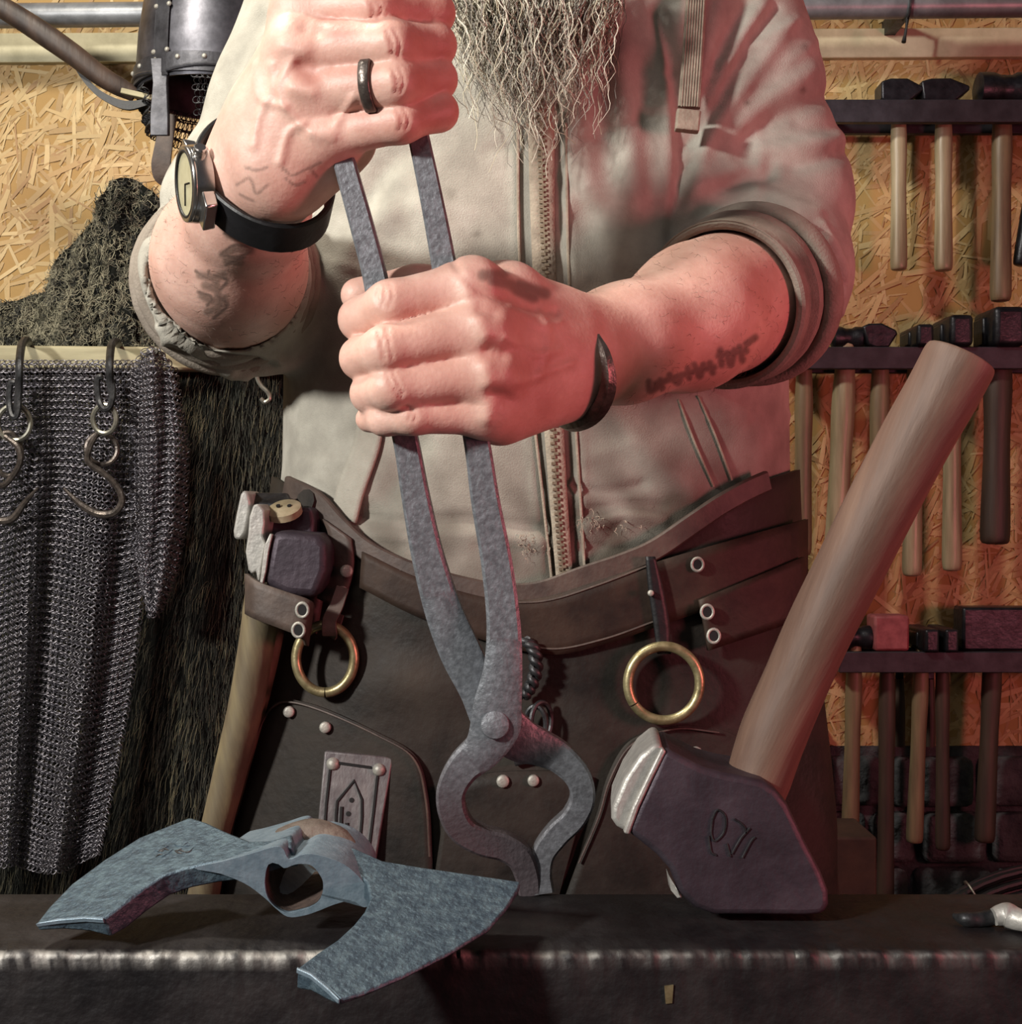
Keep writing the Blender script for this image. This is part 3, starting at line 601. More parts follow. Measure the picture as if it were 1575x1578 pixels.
# right hand (upper left in the picture)
H = .688
fo = []
fR = lambda x, y, d: P(x, y, d)
mid = P(353, 405, .885)
fo += [(eR, mid, .046, .0475, .01, None), (mid, P(384, 322, .80), .0475, .035, .012, None), (P(384, 322, .80), P(405, 272, .750), .035, .0285, .015, None), (P(365, 440, .93), P(352, 395, .86), .044, .046, .02, None)]
pa = [(P(402, 265, .742), P(416, 210, .715), .027, .021, .02), (P(406, 266, .735), P(440, 275, .712), .026, .021, .02),
      (P(412, 200, .712), P(463, 14, .690), .0175, .0140, .012), (P(414, 218, .706), P(461, 76, .682), .0185, .0145, .012),
      (P(418, 245, .704), P(478, 142, .684), .0180, .0135, .012), (P(432, 268, .708), P(506, 208, .690), .0180, .0122, .012),
      (P(425, 275, .716), P(505, 240, .708), .0180, .0150, .014), (P(420, 200, .722), P(500, 120, .716), .024, .018, .02),
      (P(450, 250, .722), P(545, 215, .712), .018, .012, .02)]
dR = .004
fi = [([P(463, 14, .690), P(578, 12, .672), P(668, 20, .692), P(650, 30, .722)], [.0140, .0128, .0108, .0090], .010),
      ([P(461, 76, .682), P(603, 70, .667), P(670, 70, .690), P(650, 78, .722)], [.0145, .0124, .0108, .0090], .010),
      ([P(478, 142, .684), P(610, 128, .668), P(672, 122, .691), P(652, 128, .722)], [.0135, .0118, .0106, .0088], .010),
      ([P(506, 208, .690), P(618, 188, .676), P(676, 172, .690), P(660, 172, .716)], [.0122, .0105, .0098, .0082], .010),
      ([P(420, 150, .72), P(470, 10, .725), P(545, -55, .722), P(630, -60, .720)], [.018, .0145, .0125, .0100], .012)]
vR, qR = arm((-.275, .63, 1.06), (-.02, 1.06, 1.335), eR, wR, fo, pa, fi)
# left hand (centre)
m2 = P(1060, 498, .842)
fo = [(eL, m2, .0465, .0425, .012, None), (m2, P(960, 530, .795), .0425, .034, .012, None), (P(960, 530, .795), P(885, 547, .764), .034, .0295, .015, None), (P(1150, 455, .93), P(1080, 470, .86), .046, .040, .02, None)]
pa = [(P(888, 547, .760), P(845, 545, .745), .029, .025, .02), 
      (P(850, 505, .740), P(728, 443, .688), .0185, .0145, .014), (P(855, 530, .736), P(745, 507, .682), .0190, .0150, .014),
      (P(858, 560, .736), P(754, 577, .684), .0190, .0140, .014), (P(862, 588, .740), P(750, 635, .691), .0185, .0125, .014),
      (P(860, 590, .743), P(770, 640, .710), .0200, .0160, .016), (P(845, 540, .747), P(740, 530, .716), .026, .022, .02),
      (P(868, 505, .752), P(780, 447, .728), .018, .0145, .014)]
fi = [([P(728, 443, .688), P(602, 470, .676), P(556, 492, .694), P(568, 508, .722)], [.0142, .0124, .0112, .0092], .011),
      ([P(745, 507, .682), P(594, 540, .668), P(557, 552, .688), P(572, 562, .718)], [.0148, .0122, .0108, .0090], .010),
      ([P(754, 577, .684), P(603, 597, .670), P(571, 606, .688), P(585, 612, .716)], [.0138, .0112, .0100, .0085], .010),
      ([P(750, 635, .691), P(635, 641, .678), P(594, 645, .683), P(568, 646, .699)], [.0122, .0094, .0086, .0072], .009),
      ([P(790, 450, .722), P(715, 440, .725), P(640, 442, .728), P(552, 455, .722)], [.0150, .0125, .0118, .0098], .010)]
vL, qL = arm((-.10, .63, 1.02), (.26, 1.05, 1.235), eL, wL, fo, pa, fi)
# ---- sculpted skin detail
nR = vnormals(vR, qR); nL = vnormals(vL, qL)
hd = (0, .78)
wr = [[(568, -2), (577, 12), (572, 28)], [(580, 0), (588, 14), (582, 28)], [(596, 48), (604, 64), (603, 84)], [(607, 46), (616, 64), (614, 86)], [(606, 106), (612, 124), (609, 142)], [(616, 106), (622, 124), (618, 142)],
      [(612, 170), (619, 184), (615, 200)], [(622, 168), (630, 184), (626, 198)]]
stroke(vR, nR, wr, -.0008, 2.6, hd)
stroke(vR, nR, [[(592, 60), (600, 75)], [(601, 118), (606, 134)], [(610, 180), (613, 192)], [(564, 6), (570, 22)]], .0008, 6, hd)
stroke(vR, nR, [[(478, 205), (440, 165), (432, 130), (452, 92)], [(440, 165), (400, 150), (395, 100)], [(432, 250), (445, 205), (470, 190)], [(392, 225), (400, 180), (420, 140), (418, 100)], [(520, 190), (545, 150)]], .0013, 6.5, hd)
stroke(vR, nR, [[(468, 105), (480, 112)], [(472, 42), (486, 47)]], -.0022, 14, hd)
stroke(vR, nR, [[(440, 72), (468, 78)], [(452, 136), (480, 142)], [(488, 205), (510, 206)]], .0018, 13, hd)
wl = [[(583, 444), (580, 458), (586, 470)], [(592, 438), (594, 456), (590, 474)], [(600, 436), (605, 456), (598, 474)], [(583, 510), (588, 536), (592, 555)], [(596, 505), (600, 530), (604, 552)], [(590, 522), (594, 545)],
      [(596, 574), (603, 592), (618, 612)], [(604, 568), (612, 588), (622, 606)], [(620, 628), (634, 632), (630, 648)], [(626, 626), (640, 636), (638, 650)]]
stroke(vL, nL, wl, -.0008, 2.4, hd)
stroke(vL, nL, [[(714, 425), (722, 452)], [(738, 492), (746, 516)], [(748, 566), (752, 588)], [(752, 626), (750, 642)]], .0022, 13, hd)
stroke(vL, nL, [[(742, 476), (762, 480)], [(752, 543), (774, 548)], [(760, 608), (780, 612)]], -.0022, 11, hd)
stroke(vL, nL, [[(790, 470), (830, 500), (862, 498)], [(780, 520), (820, 545), (860, 540)], [(800, 590), (840, 575), (880, 560)], [(835, 480), (845, 530), (830, 580)]], .0009, 7, hd)
stroke(vL, nL, [[(700, 405), (730, 440), (800, 470), (858, 480)]], -.0014, 7, hd)
# ---- the rest of the body (under the clothes, and the head above the frame), coarse
S = Field((-.34, .86, -.02), (.38, 1.22, 1.80), .0085); f = S.new()
Xg = np.stack(np.meshgrid(*S.ax, indexing='ij'), -1); f = np.minimum(f, np.where((Xg[..., 2] > .84) & (Xg[..., 2] < 1.5), torso(Xg, -.022), .04)).astype(np.float32)
hx = .018
S.seg(f, (hx, 1.07, 1.44), (hx, 1.04, 1.56), .062, .055, .03)
S.seg(f, (hx, 1.03, 1.60), (hx, 1.045, 1.65), .088, .090, .02); S.seg(f, (hx, .985, 1.535), (hx, .965, 1.555), .040, .055, .04)   # jaw
S.seg(f, (hx, .925, 1.600), (hx, .900, 1.575), .008, .013, .012)          # nose
for s in (-1, 1):
    S.seg(f, (hx+s*.034, .945, 1.625), (hx+s*.030, .945, 1.626), .016, .016, .012); S.seg(f, (hx+s*.085, 1.05, 1.60), (hx+s*.090, 1.06, 1.64), .010, .015, .008)
    S.seg(f, (hx+s*.105, 1.06, .90), (hx+s*.125, 1.05, .50), .085, .055, .03); S.seg(f, (hx+s*.125, 1.05, .50), (hx+s*.135, 1.08, .09), .055, .036, .02); S.seg(f, (hx+s*.135, 1.08, .05), (hx+s*.150, .95, .035), .036, .030, .02)
for sh, el in ((sR, eR), (sL, eL)):
    sg_ = 1 if sh[0] > 0 else -1; si_ = sh+[-.045*sg_, 0, -.03]; S.seg(f, si_, el, .036, .032, .03); S.seg(f, (hx, 1.07, 1.42), si_, .045, .038, .03)
vB, qB = S.mesh(f); vB = relax(vB, qB, 3, .5)
# ---- skin colours: knuckle redness and the tattoos, drawn as flat ink
def ink(v, n, marks, dr):
    c = np.zeros((len(v), 4)); q = proj(v); ok = (n[:, 1] < .3) & (v[:, 1] > dr[0]) & (v[:, 1] < dr[1])
    for col, al, w, lines in marks:
        for l in lines:
            l = cr(l, 5*len(l)) if len(l) > 2 else np.asarray(l, float)
            lo, hi = l.min(0)-3*w, l.max(0)+3*w; idx = np.where(ok & (q > lo).all(1) & (q < hi).all(1))[0]
            if not len(idx): continue
            a = al*np.exp(-(pdist(q[idx], l)/w)**4); k = a > c[idx, 3]; c[idx[k], :3] = lin(col)[:3]; c[idx[k], 3] = a[k]
    return c
RED = '#a8584e'; INK = '#4e453f'
cR = ink(vR, nR, [(RED, .45, 20, [[(470, 105), (482, 115)], [(505, 40), (530, 45)], [(640, 60), (680, 70)], [(650, 120), (684, 124)], [(655, 180), (690, 170)], [(640, 15), (680, 20)]]), ('#b4695e', .3, 26, [[(560, 180), (620, 195)], [(520, 110), (560, 120)], [(540, 20), (600, 10)]]),
                  ('#6b5a50', .7, 7, [[(352, 362), (372, 366), (392, 374)], [(344, 392), (362, 384), (386, 386)], [(350, 402), (370, 404)], [(308, 424), (326, 428), (344, 424)], [(316, 440), (334, 446)], [(312, 456), (330, 464), (346, 460)], [(320, 480), (336, 476)], [(332, 436), (340, 470)]]), ('#4f443d', .75, 3, [[(346, 360), (366, 358), (394, 374)], [(340, 392), (362, 378), (388, 384), (366, 396), (340, 392)], [(348, 408), (376, 396)], [(302, 418), (318, 428), (322, 418)], [(330, 424), (350, 432), (340, 446)], [(306, 450), (326, 458), (320, 470)], [(334, 456), (350, 470), (330, 490)]]),
                  ('#6a564e', .55, 2.5, [[(378, 258), (395, 262), (412, 258)], [(365, 285), (385, 275), (395, 298), (412, 285)], [(437, 260), (450, 270), (470, 262), (495, 250)], [(440, 275), (455, 285), (470, 280)], [(480, 262), (488, 272)], [(370, 300), (390, 310)]])], (0, .97))
cL = ink(vL, nL, [('#a8605a', .35, 30, [[(760, 470), (800, 500)], [(770, 545), (830, 560)], [(790, 610), (830, 610)]]), ('#b4756a', .25, 34, [[(1130, 420), (1160, 440)], [(1000, 560), (1060, 560)]]),
                  ('#6d5a51', .75, 10, [[(760, 432), (785, 438), (800, 448), (822, 458)], [(745, 424), (775, 424)], [(800, 440), (840, 452)]]), (INK, .72, 6, [[(1000, 588), (1002, 602), (1014, 596)], [(1018, 586), (1020, 598)], [(1032, 578), (1044, 590), (1050, 578)], [(1060, 568), (1062, 582)], [(1070, 562), (1078, 580), (1084, 562)], [(1094, 560), (1098, 574)], [(1110, 540), (1112, 562)], [(1120, 545), (1126, 562), (1132, 540)], [(1140, 535), (1144, 555)], [(1108, 548), (1150, 540)], [(1010, 592), (1070, 572), (1100, 566)], [(1150, 530), (1164, 520)]])], (0, .97))
cB = np.zeros((len(vB), 4))
g = G(); g.add(vB, qB.tolist()); g.add(vR, qR.tolist()); g.add(vL, qL.tolist())
man = obj('person', g, M['skin'], smooth=180, loc=man_o, cols=np.concatenate([cB, cR, cL]))
props(man, 'bearded person in grey hoodie and leather apron gripping tongs with both hands', 'person')
# finger nails that show
for c, ax, up, w, l in (([P(569, 640, .689), (-.6, -.45, .05), (-.6, .6, -.1), .0052, .0058]), ):
    u, s_, a = frame(ax); obj('nail', lathe([(.0048, -.002), (.0052, 0), (.0046, .0012), (.0002, .0020)], c, ax, 14), M['nail'], man, smooth=60)

# ---- hoodie
S = Field((-.345, .845, .925), (.375, 1.215, 1.50), .0034); f = S.new()
X = S.ax[0][:, None, None]; Y = S.ax[1][None, :, None]; Z = S.ax[2][None, None, :]
a_ = np.interp(S.ax[2], TZ, TA)[None, None, :]; b_ = np.interp(S.ax[2], TZ, TB)[None, None, :]; x_ = (X-np.interp(S.ax[2], TZ, TX)[None, None, :])/a_; y_ = (Y-TY)/b_
f = np.minimum(f, ((np.abs(x_)**2.4+np.abs(y_)**2.4)**(1/2.4)-1)*np.minimum(a_, b_)).astype(np.float32)
f[:, :, S.ax[2] > 1.475] = np.maximum(f[:, :, S.ax[2] > 1.475], .01); f[:, :, S.ax[2] < .945] = .02
cRp, cLp = P(352, 425, .925), P(1128, 462, .925)                         # where the sleeves end
S.seg(f, sR+[.03, 0, 0], P(432, 160, 1.06), .060, .052, .03); S.seg(f, P(432, 160, 1.06), P(372, 330, 1.04), .052, .060, .02); S.seg(f, P(372, 330, 1.04), P(348, 440, 1.0), .060, .058, .02); S.seg(f, P(348, 440, 1.0), cRp, .058, .0590, .02)
S.seg(f, P(325, 440, 1.0), P(395, 492, .97), .042, .042, .02)
S.seg(f, sL+[-.04, 0, 0], P(1152, 140, 1.05), .060, .054, .03); S.seg(f, P(1152, 140, 1.05), P(1184, 330, 1.03), .054, .058, .02); S.seg(f, P(1184, 330, 1.03), eL+[-.004, .01, .012], .058, .058, .02); S.seg(f, eL+[.0, .01, .012], P(1130, 462, .935), .060, .054, .02)
S.seg(f, P(1228, 265, 1.04), P(1225, 300, 1.02), .036, .036, .03)
S.seg(f, P(352, 440, .965), P(354, 385, .80), .052, .052, .0, None, 'cut')
S.seg(f, P(1135, 460, .945), P(1030, 510, .82), .0465, .046, .0, None, 'cut')
vH, qH = S.mesh(f); vH = relax(vH, qH, 3, .5); nH = vnormals(vH, qH)
T_ = (.88, 1.3)
# folds: sleeve at the right
stroke(vH, nH, [[(1195, 10), (1140, 90), (1090, 190), (1070, 250)], [(1150, 5), (1110, 80), (1085, 150), (1070, 215)]], -.0042, 10, T_)
stroke(vH, nH, [[(1110, 0), (1090, 70), (1078, 140)], [(1215, 40), (1160, 115), (1105, 190), (1075, 240)], [(1175, 10), (1130, 80), (1095, 150)]], .0034, 13, T_)
stroke(vH, nH, [[(1075, 310), (1130, 285), (1180, 272)], [(1050, 345), (1110, 320), (1190, 325), (1260, 360)], [(1270, 150), (1200, 180), (1150, 215)], [(1300, 235), (1240, 250), (1190, 255)]], -.0034, 13, T_)
stroke(vH, nH, [[(1070, 290), (1130, 268), (1200, 262)], [(1050, 330), (1110, 302), (1180, 302), (1255, 330)], [(1250, 110), (1190, 150), (1140, 190)], [(1290, 215), (1230, 225), (1180, 232)]], .0034, 15, T_)
stroke(vH, nH, [[(1240, 380), (1275, 430), (1280, 490), (1235, 545)], [(1215, 345), (1262, 385), (1295, 440)], [(1222, 400), (1250, 450), (1240, 510), (1200, 560)]], -.005, 9, T_)
stroke(vH, nH, [[(1225, 365), (1262, 415), (1262, 490), (1215, 550)], [(1265, 350), (1295, 410), (1290, 480)]], .0045, 9, T_)
# sleeve at the left
stroke(vH, nH, [[(400, 30), (350, 130), (320, 190)], [(330, 270), (280, 290), (250, 320)], [(440, 60), (430, 120), (400, 190)]], -.004, 13, T_)
stroke(vH, nH, [[(240, 330), (222, 400), (245, 480), (300, 545), (360, 568)], [(250, 500), (300, 560), (380, 580)], [(262, 520), (330, 560), (430, 555)]], .004, 8, (.86, 1.3))
stroke(vH, nH, [[(230, 340), (232, 420), (262, 500), (320, 548), (400, 560)], [(260, 540), (330, 575), (420, 565)]], -.005, 7, (.86, 1.3))
# chest: placket, wrinkles, armpit creases
stroke(vH, nH, [[(800, 0), (803, 200), (812, 460), (832, 700), (850, 900)], [(862, 0), (865, 200), (872, 460), (885, 700), (895, 900)]], -.0016, 6, (.9, 1.05))
stroke(vH, nH, [[(790, 0), (793, 200), (802, 460), (822, 700), (840, 900)], [(872, 0), (875, 200), (882, 460), (895, 700), (905, 900)]], .0018, 8, (.9, 1.05))
stroke(vH, nH, [[(1020, 20), (1045, 120), (1055, 260), (1035, 380)]], -.009, 14, (.9, 1.06))
stroke(vH, nH, [[(930, 60), (925, 160), (935, 260)], [(990, 100), (1000, 220), (1010, 330)], [(560, 320), (600, 250), (640, 230)], [(900, 330), (940, 420), (990, 440)], [(640, 690), (600, 760), (560, 790)]], -.0045, 22, (.9, 1.05))
stroke(vH, nH, [[(900, 60), (895, 170), (905, 300)], [(960, 90), (970, 220), (980, 320)], [(520, 420), (560, 360), (600, 330)], [(650, 320), (700, 380), (720, 460)], [(930, 620), (1000, 700), (1060, 760)]], .0045, 24, (.9, 1.05))
stroke(vH, nH, [[(520, 790), (620, 805), (720, 800), (840, 815)], [(905, 790), (960, 778), (1020, 782)], [(870, 745), (930, 760), (990, 748)], [(900, 840), (960, 850), (1010, 840)]], -.0035, 8, (.9, 1.06))
stroke(vH, nH, [[(520, 812), (620, 828), (720, 825), (840, 838)], [(905, 808), (960, 796), (1020, 800)], [(560, 700), (540, 760)]], .0035, 11, (.9, 1.06))
for _ in range(46):               # small random creases over the belly and sleeves
    x, y = rng.uniform(480, 1280), rng.uniform(60, 880); a = rng.normal(.2, .6); l = rng.uniform(20, 70)
    stroke(vH, nH, [[(x-l*math.cos(a), y-l*math.sin(a)), (x, y+rng.uniform(-6, 6)), (x+l*math.cos(a), y+l*math.sin(a))]], rng.choice([-1, 1])*rng.uniform(.0008, .0016), rng.uniform(6, 13), T_)
# wear: charcoal grime on the lower front, deepened at right as painted shade
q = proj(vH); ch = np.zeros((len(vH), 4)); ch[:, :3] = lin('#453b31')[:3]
grime_shade = np.clip((q[:, 1]-560)/260, 0, 1)*(vH[:, 1] < 1.05)*np.clip((q[:, 0]-470)/110, 0, 1)
nz = .5+.5*np.sin(vH[:, 0]*70+2*np.sin(vH[:, 2]*55))*np.sin(vH[:, 2]*63+1.7*np.sin(vH[:, 0]*80)); ch[:, 3] = np.clip(grime_shade*(.25+.4*nz)*(1+.9*np.clip((q[:, 0]-760)/160, 0, 1)), 0, .85)
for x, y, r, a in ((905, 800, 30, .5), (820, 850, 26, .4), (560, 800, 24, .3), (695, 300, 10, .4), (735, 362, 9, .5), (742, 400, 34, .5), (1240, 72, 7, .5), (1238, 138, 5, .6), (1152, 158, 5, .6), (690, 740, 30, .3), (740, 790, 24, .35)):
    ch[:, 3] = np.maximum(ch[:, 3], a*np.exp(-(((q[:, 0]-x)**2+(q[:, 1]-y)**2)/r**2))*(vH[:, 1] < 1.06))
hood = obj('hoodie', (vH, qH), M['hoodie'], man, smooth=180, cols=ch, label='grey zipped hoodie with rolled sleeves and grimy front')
# rolled rib cuffs: rings of knit round both sleeve ends
def cuff(c, ax, R, r, tw, name='cuff', k=1.0, e=1.0, wd=1.7):
    u, w, a = frame(ax); t = np.linspace(0, 2*math.pi, 72, endpoint=False)
    p = c+np.cos(t)[:, None]*u*R*e+np.sin(t)[:, None]*w*R+(a*(tw*np.sin(t*2+1))[:, None])
    s_ = 1+.10*np.sin(t*24)*k
    return obj(name, sweep(p, circ(12, 1, wd), s_*r, ref=ax, closed=True), M['rib'], hood, smooth=180)
aR, aL = unit(P(354, 395, .84)-P(352, 440, .965)), unit(P(1040, 500, .82)-P(1150, 455, .95))
cuff(P(353, 424, .925), aR, .0555, .0052, .003); cuff(P(352, 428, .938), aR, .0605, .0058, .004, k=.3); cuff(P(351, 433, .955), aR, .0640, .0060, .004, k=.2)

def girth(v, c, ax, slab=.011, nb=40, lim=.06):
    u, w, a = frame(ax); r = v-c; k = np.abs(r@a) < slab; x, y = r[k]@u, r[k]@w; rad = np.hypot(x, y); ok = rad < lim; b = ((np.arctan2(y, x)[ok]/6.28318) % 1*nb).astype(int); out = np.full(nb, .004)
    np.maximum.at(out, b, rad[ok])
    for _ in range(4): out = np.maximum(out, (np.roll(out, 1)+np.roll(out, -1))/2)
    return (out+np.roll(out, 1)+np.roll(out, -1))/3
def wrap(v, c, ax, off, prof, sc=None, slab=.011, lim=.06, n=72):   # a band that follows the limb it goes round
    gw = girth(v, c, ax, slab, 40, lim); u, w, a = frame(ax); t = np.linspace(0, 6.28318, n, endpoint=False); r = np.interp(t/6.28318*40-.5, np.arange(40), gw, period=40)+off
    return sweep(c+r[:, None]*(np.cos(t)[:, None]*u+np.sin(t)[:, None]*w), prof, sc, ref=a, closed=True)
aC = unit(P(1040, 505, .83)-P(1150, 455, .95))
g = wrap(vL, P(1112, 470, .905), aC, .0045, RECT(.0032, .0160, .002), slab=.02); rc_ = obj('cuff', g, M['rib'], hood, smooth=40)
g = G()
for k in range(-6, 7): g.join([wrap(vL, P(1112, 470, .905)+aC*k*.0024, aC, .0076, circ(6), np.full(72, .0007), slab=.02)])
obj('knit_rib', g, M['rib'], rc_) 
cuff(P(1136, 460, .925), aL, .0555, .0062, .003, k=.2, wd=1.9); cuff(P(1158, 456, .94), aL, .0600, .0068, .004, k=.1)
# zip: tapes, teeth
v, fc = band([(812, 150), (820, 400), (834, 600), (846, 760), (858, 905)], [(854, 150), (856, 400), (866, 600), (874, 760), (884, 905)], 60, 4, .0030); obj('zip_tape', (v, fc), M['cord'], hood, smooth=180, solid=.0015)
zl = onl([(832, 150), (836, 280), (840, 400), (850, 600), (858, 760), (868, 890)], .0052, 150); g = G()
for i in range(1, 149):
    c = zl[i]; s = 1 if i % 2 else -1; g.join([box(c+[-.0016+s*.0011, -.0010, -.0011], c+[.0016+s*.0011, .0012, .0009])])
obj('zip_teeth', g, M['zip'], hood, kind='stuff')
for l in ([(798, 190), (801, 400), (818, 600), (836, 760), (850, 890)], [(872, 190), (876, 400), (884, 600), (894, 760), (902, 890)]): obj('seam', rod(onl(l, .0020, 50), .0011, 6), M['cord'], hood)
for x0 in (0, ):
    v, fc = band([(556, 640), (545, 690), (524, 745), (514, 792)], [(592, 640), (586, 690), (562, 760), (550, 806)], 20, 7, .0012); obj('pocket_welt', (v, fc), M['hoodie'], hood, smooth=180, solid=.003, cols=np.tile([*lin('#8a8070')[:3], .2], (len(v), 1)))
    [obj('seam', rod(onl(l_, .0015, 24), .0009, 6), M['cord'], hood) for l_ in ([(1046, 616), (1070, 680), (1100, 750)], [(1076, 610), (1102, 670), (1128, 740)])]
# drawstring of the hood with its folded end
dl = onl([(1076, -60), (1072, 0), (1066, 90), (1060, 170)], .010, 40); dl[:, 1] -= np.linspace(.0, .006, 40)
ds = obj('drawstring', sweep(dl, RECT(.0078, .0022, .0008), np.linspace(.92, 1.02, 40)), M['cord'], hood, smooth=30)
g = G()
for k in range(-3, 4): g.join([rod(dl+[k*.0019, -.0025, 0], .00055, 5)])
obj('braid', g, M['cord'], ds); obj('aglet', sweep(onl([(1060, 174), (1057, 205)], .012)+[0, -.004, 0], RECT(.0086, .0040, .001)), M['cord'], ds, bevel=.001)
obj('collar', rod(onl([(560, -75), (680, -40), (830, -22), (990, -40), (1120, -75)], .004, 40), .013, 10), M['hoodie'], hood, smooth=180, cols=np.zeros((400, 4)))
# ---- trousers, boots
S = Field((-.26, .90, .05), (.30, 1.22, 1.0), .012); f = S.new()
for s in (-1, 1):
    S.seg(f, (hx+s*.105, 1.07, .88), (hx+s*.125, 1.06, .50), .105, .078, .03); S.seg(f, (hx+s*.125, 1.06, .50), (hx+s*.135, 1.08, .10), .078, .062, .03)
v, q_ = S.mesh(f); obj('trousers', (relax(v, q_, 2), q_), M['trouser'], man, smooth=180)
for s in (-1, 1):
    S = Field((hx+s*.145-.09, .88, -.004), (hx+s*.145+.09, 1.18, .20), .008); f = S.new(); S.seg(f, (hx+s*.135, 1.09, .17), (hx+s*.137, 1.09, .05), .052, .052, .02); S.seg(f, (hx+s*.138, 1.09, .045), (hx+s*.152, .94, .042), .046, .042, .03)
    f[:, :, S.ax[2] < .006] = np.maximum(f[:, :, S.ax[2] < .006], .004); v, q_ = S.mesh(f); obj('boot', (relax(v, q_, 1), q_), M['boot'], man, smooth=180)

# ---- beard
n = 1500; g0 = rng.beta(1.5, 1.5, n)
rx = 672+g0*298; ry = rng.uniform(-75, 8, n); cen = 1-np.abs((rx-815)/150)**1.5; dp = rng.uniform(.872, .925, n)-.01*cen
Ln = np.clip(rng.gamma(5.0, 20, n), 25, 210)+np.clip(cen, 0, 1)*rng.uniform(20, 95, n)*(rng.random(n) < .75)
V, Fc, Cc, nb = [], [], [], 0; K = 22
tri = circ(3)
for i in range(n):
    u = np.linspace(0, 1, K); a1 = rng.uniform(2, 7)*(.5+Ln[i]/130); fr_ = rng.uniform(4.5, 10.5)*(.6+Ln[i]/220); ph = rng.uniform(0, 6.28); sw = rng.normal(0, 16)
    x = rx[i]+sw*u+(815-rx[i])*.22*u+a1*np.sin(ph+fr_*u)*np.minimum(u*2, 1)+3*np.sin(ph*2+fr_*2.3*u); y = ry[i]+Ln[i]*u*1.0+a1*.55*np.cos(ph+fr_*u*1.1)
    d = dp[i]+.006*np.sin(ph*1.7+fr_*.8*u)+(.918-dp[i])*u*.45
    p = np.stack([(x-CX)/F*d, d, CZ-(y-CY)/F*d], 1); r = .00046*rng.uniform(.7, 1.3)*np.linspace(1, .55, K)
    s_ = sweep(p, tri, r, cap=False); v = s_.v[0]; V.append(v); Fc += [tuple(k+nb for k in q) for q in s_.f]; nb += len(v)
    c = np.array(lin(random.choice(['#c9c4b2', '#a8a293', '#87827a', '#d6d1bf', '#6b675f', '#b9b29b'])))*rng.uniform(.9, 1.2); c[3] = 1; Cc.append(np.tile(c, (len(v), 1)))
obj('beard', (np.concatenate(V), Fc), M['beard'], man, smooth=180, cols=np.concatenate(Cc), kind='stuff', label='long wavy grey beard hanging over the zip')
S = Field((-.09, .83, 1.34), (.13, 1.03, 1.60), .006); f = S.new(); S.seg(f, (.018, .955, 1.53), (.014, .925, 1.41), .062, .026, .02); S.seg(f, (-.03, .96, 1.50), (.066, .96, 1.50), .045, .045, .03)
v, q_ = S.mesh(f); obj('beard_mass', (relax(v, q_, 2), q_), mat('beard_root', '#2b2a28', '#45433f', 90, .9, stretch=(1, 1, .2)), man, smooth=180)

# ---- wristwatch, ring, bracelet
ax = unit((.28, -.75, .60)); wc = P(420, 266, .752)
gw = girth(vR, wc, ax); u, w_, a = frame(ax)
watch = obj('wristwatch', sweep(wc+np.array([u*math.cos(t)*.0372+w_*math.sin(t)*.0355 for t in np.linspace(0, 6.2832, 60, endpoint=False)]), RECT(.0108, .0020, .001), ref=None if False else (0, 0, 1), closed=True) if False else
            (lambda t: sweep(wc+(np.interp(t/6.28318*40-.5, np.arange(40), gw, period=40)+.0022)[:, None]*(np.cos(t)[:, None]*u+np.sin(t)[:, None]*w_), RECT(.0018, .0098, .001), ref=ax, closed=True))(np.linspace(0, 6.2832, 60, endpoint=False)), M['black'], man, smooth=40, label='steel wristwatch on a black strap')
dn = unit((-.88, -.46, -.10)); dq_ = unit((-.72, -.66, -.12)); dp_ = unit(dq_-(dq_@ax)*ax); dc = wc+dp_*(np.interp((math.atan2(dp_@frame(ax)[1], dp_@frame(ax)[0])/6.28318) % 1*40-.5, np.arange(40), gw, period=40)+.0068)
obj('case', lathe([(.018, -.0085), (.0212, -.0080), (.0216, -.002), (.0212, .0012), (.0190, .0022)], dc, dn, 40), M['chrome'], watch, smooth=40)
uu, vv, _ = frame(dn); t = np.linspace(0, 6.2832, 44, endpoint=False)
obj('bezel', sweep(dc+dn*.0022+np.cos(t)[:, None]*uu*.0196+np.sin(t)[:, None]*vv*.0196, circ(8), np.full(44, .0017), ref=dn, closed=True), M['chrome'], watch, smooth=60)
obj('bezel_ring', sweep(dc+dn*.0030+np.cos(t)[:, None]*uu*.0180+np.sin(t)[:, None]*vv*.0180, circ(8), np.full(44, .0009), ref=dn, closed=True), M['black'], watch, smooth=60)
obj('dial', lathe([(.0180, 0), (.0178, .0008), (.0001, .0009)], dc+dn*.0018, dn, 40), M['dial'], watch)
for an, l in ((1.2, .012), (3.0, .009)): e = uu*math.cos(an)+vv*math.sin(an); obj('hand', rod([dc+dn*.0031, dc+dn*.0031+e*l], .0004, 5), M['black'], watch)
for s in (-1, 1):
    e = unit(np.cross(dn, ax)); obj('lug', prism([dc+ax*k*.011+e*s*j-dn*.001 for k, j in ((-1, .017), (1, .017), (.8, .029), (-.8, .029))], [dc+ax*k*.011+e*s*j-dn*.0085 for k, j in ((-1, .017), (1, .017), (.8, .027), (-.8, .027))]), M['chrome'], watch, bevel=.001)
obj('crown', lathe([(.0032, 0), (.0036, .001), (.0036, .0045), (.003, .005)], dc-dn*.003+ax*.021, ax, 14), M['chrome'], watch)
rc = P(576, 131, .672); ra = unit(P(610, 128, .668)-P(520, 137, .678))
obj('finger_ring', wrap(vR, rc, ra, .0010, RECT(.0012, .0031, .0006), slab=.003, lim=.0145, n=48), M['bangle'], man, smooth=50, label='dark steel band on the ring finger')
ax = unit(P(885, 547, .722)-P(960, 530, .765)); u, w_, a = frame(ax); bc = P(906, 548, .735)
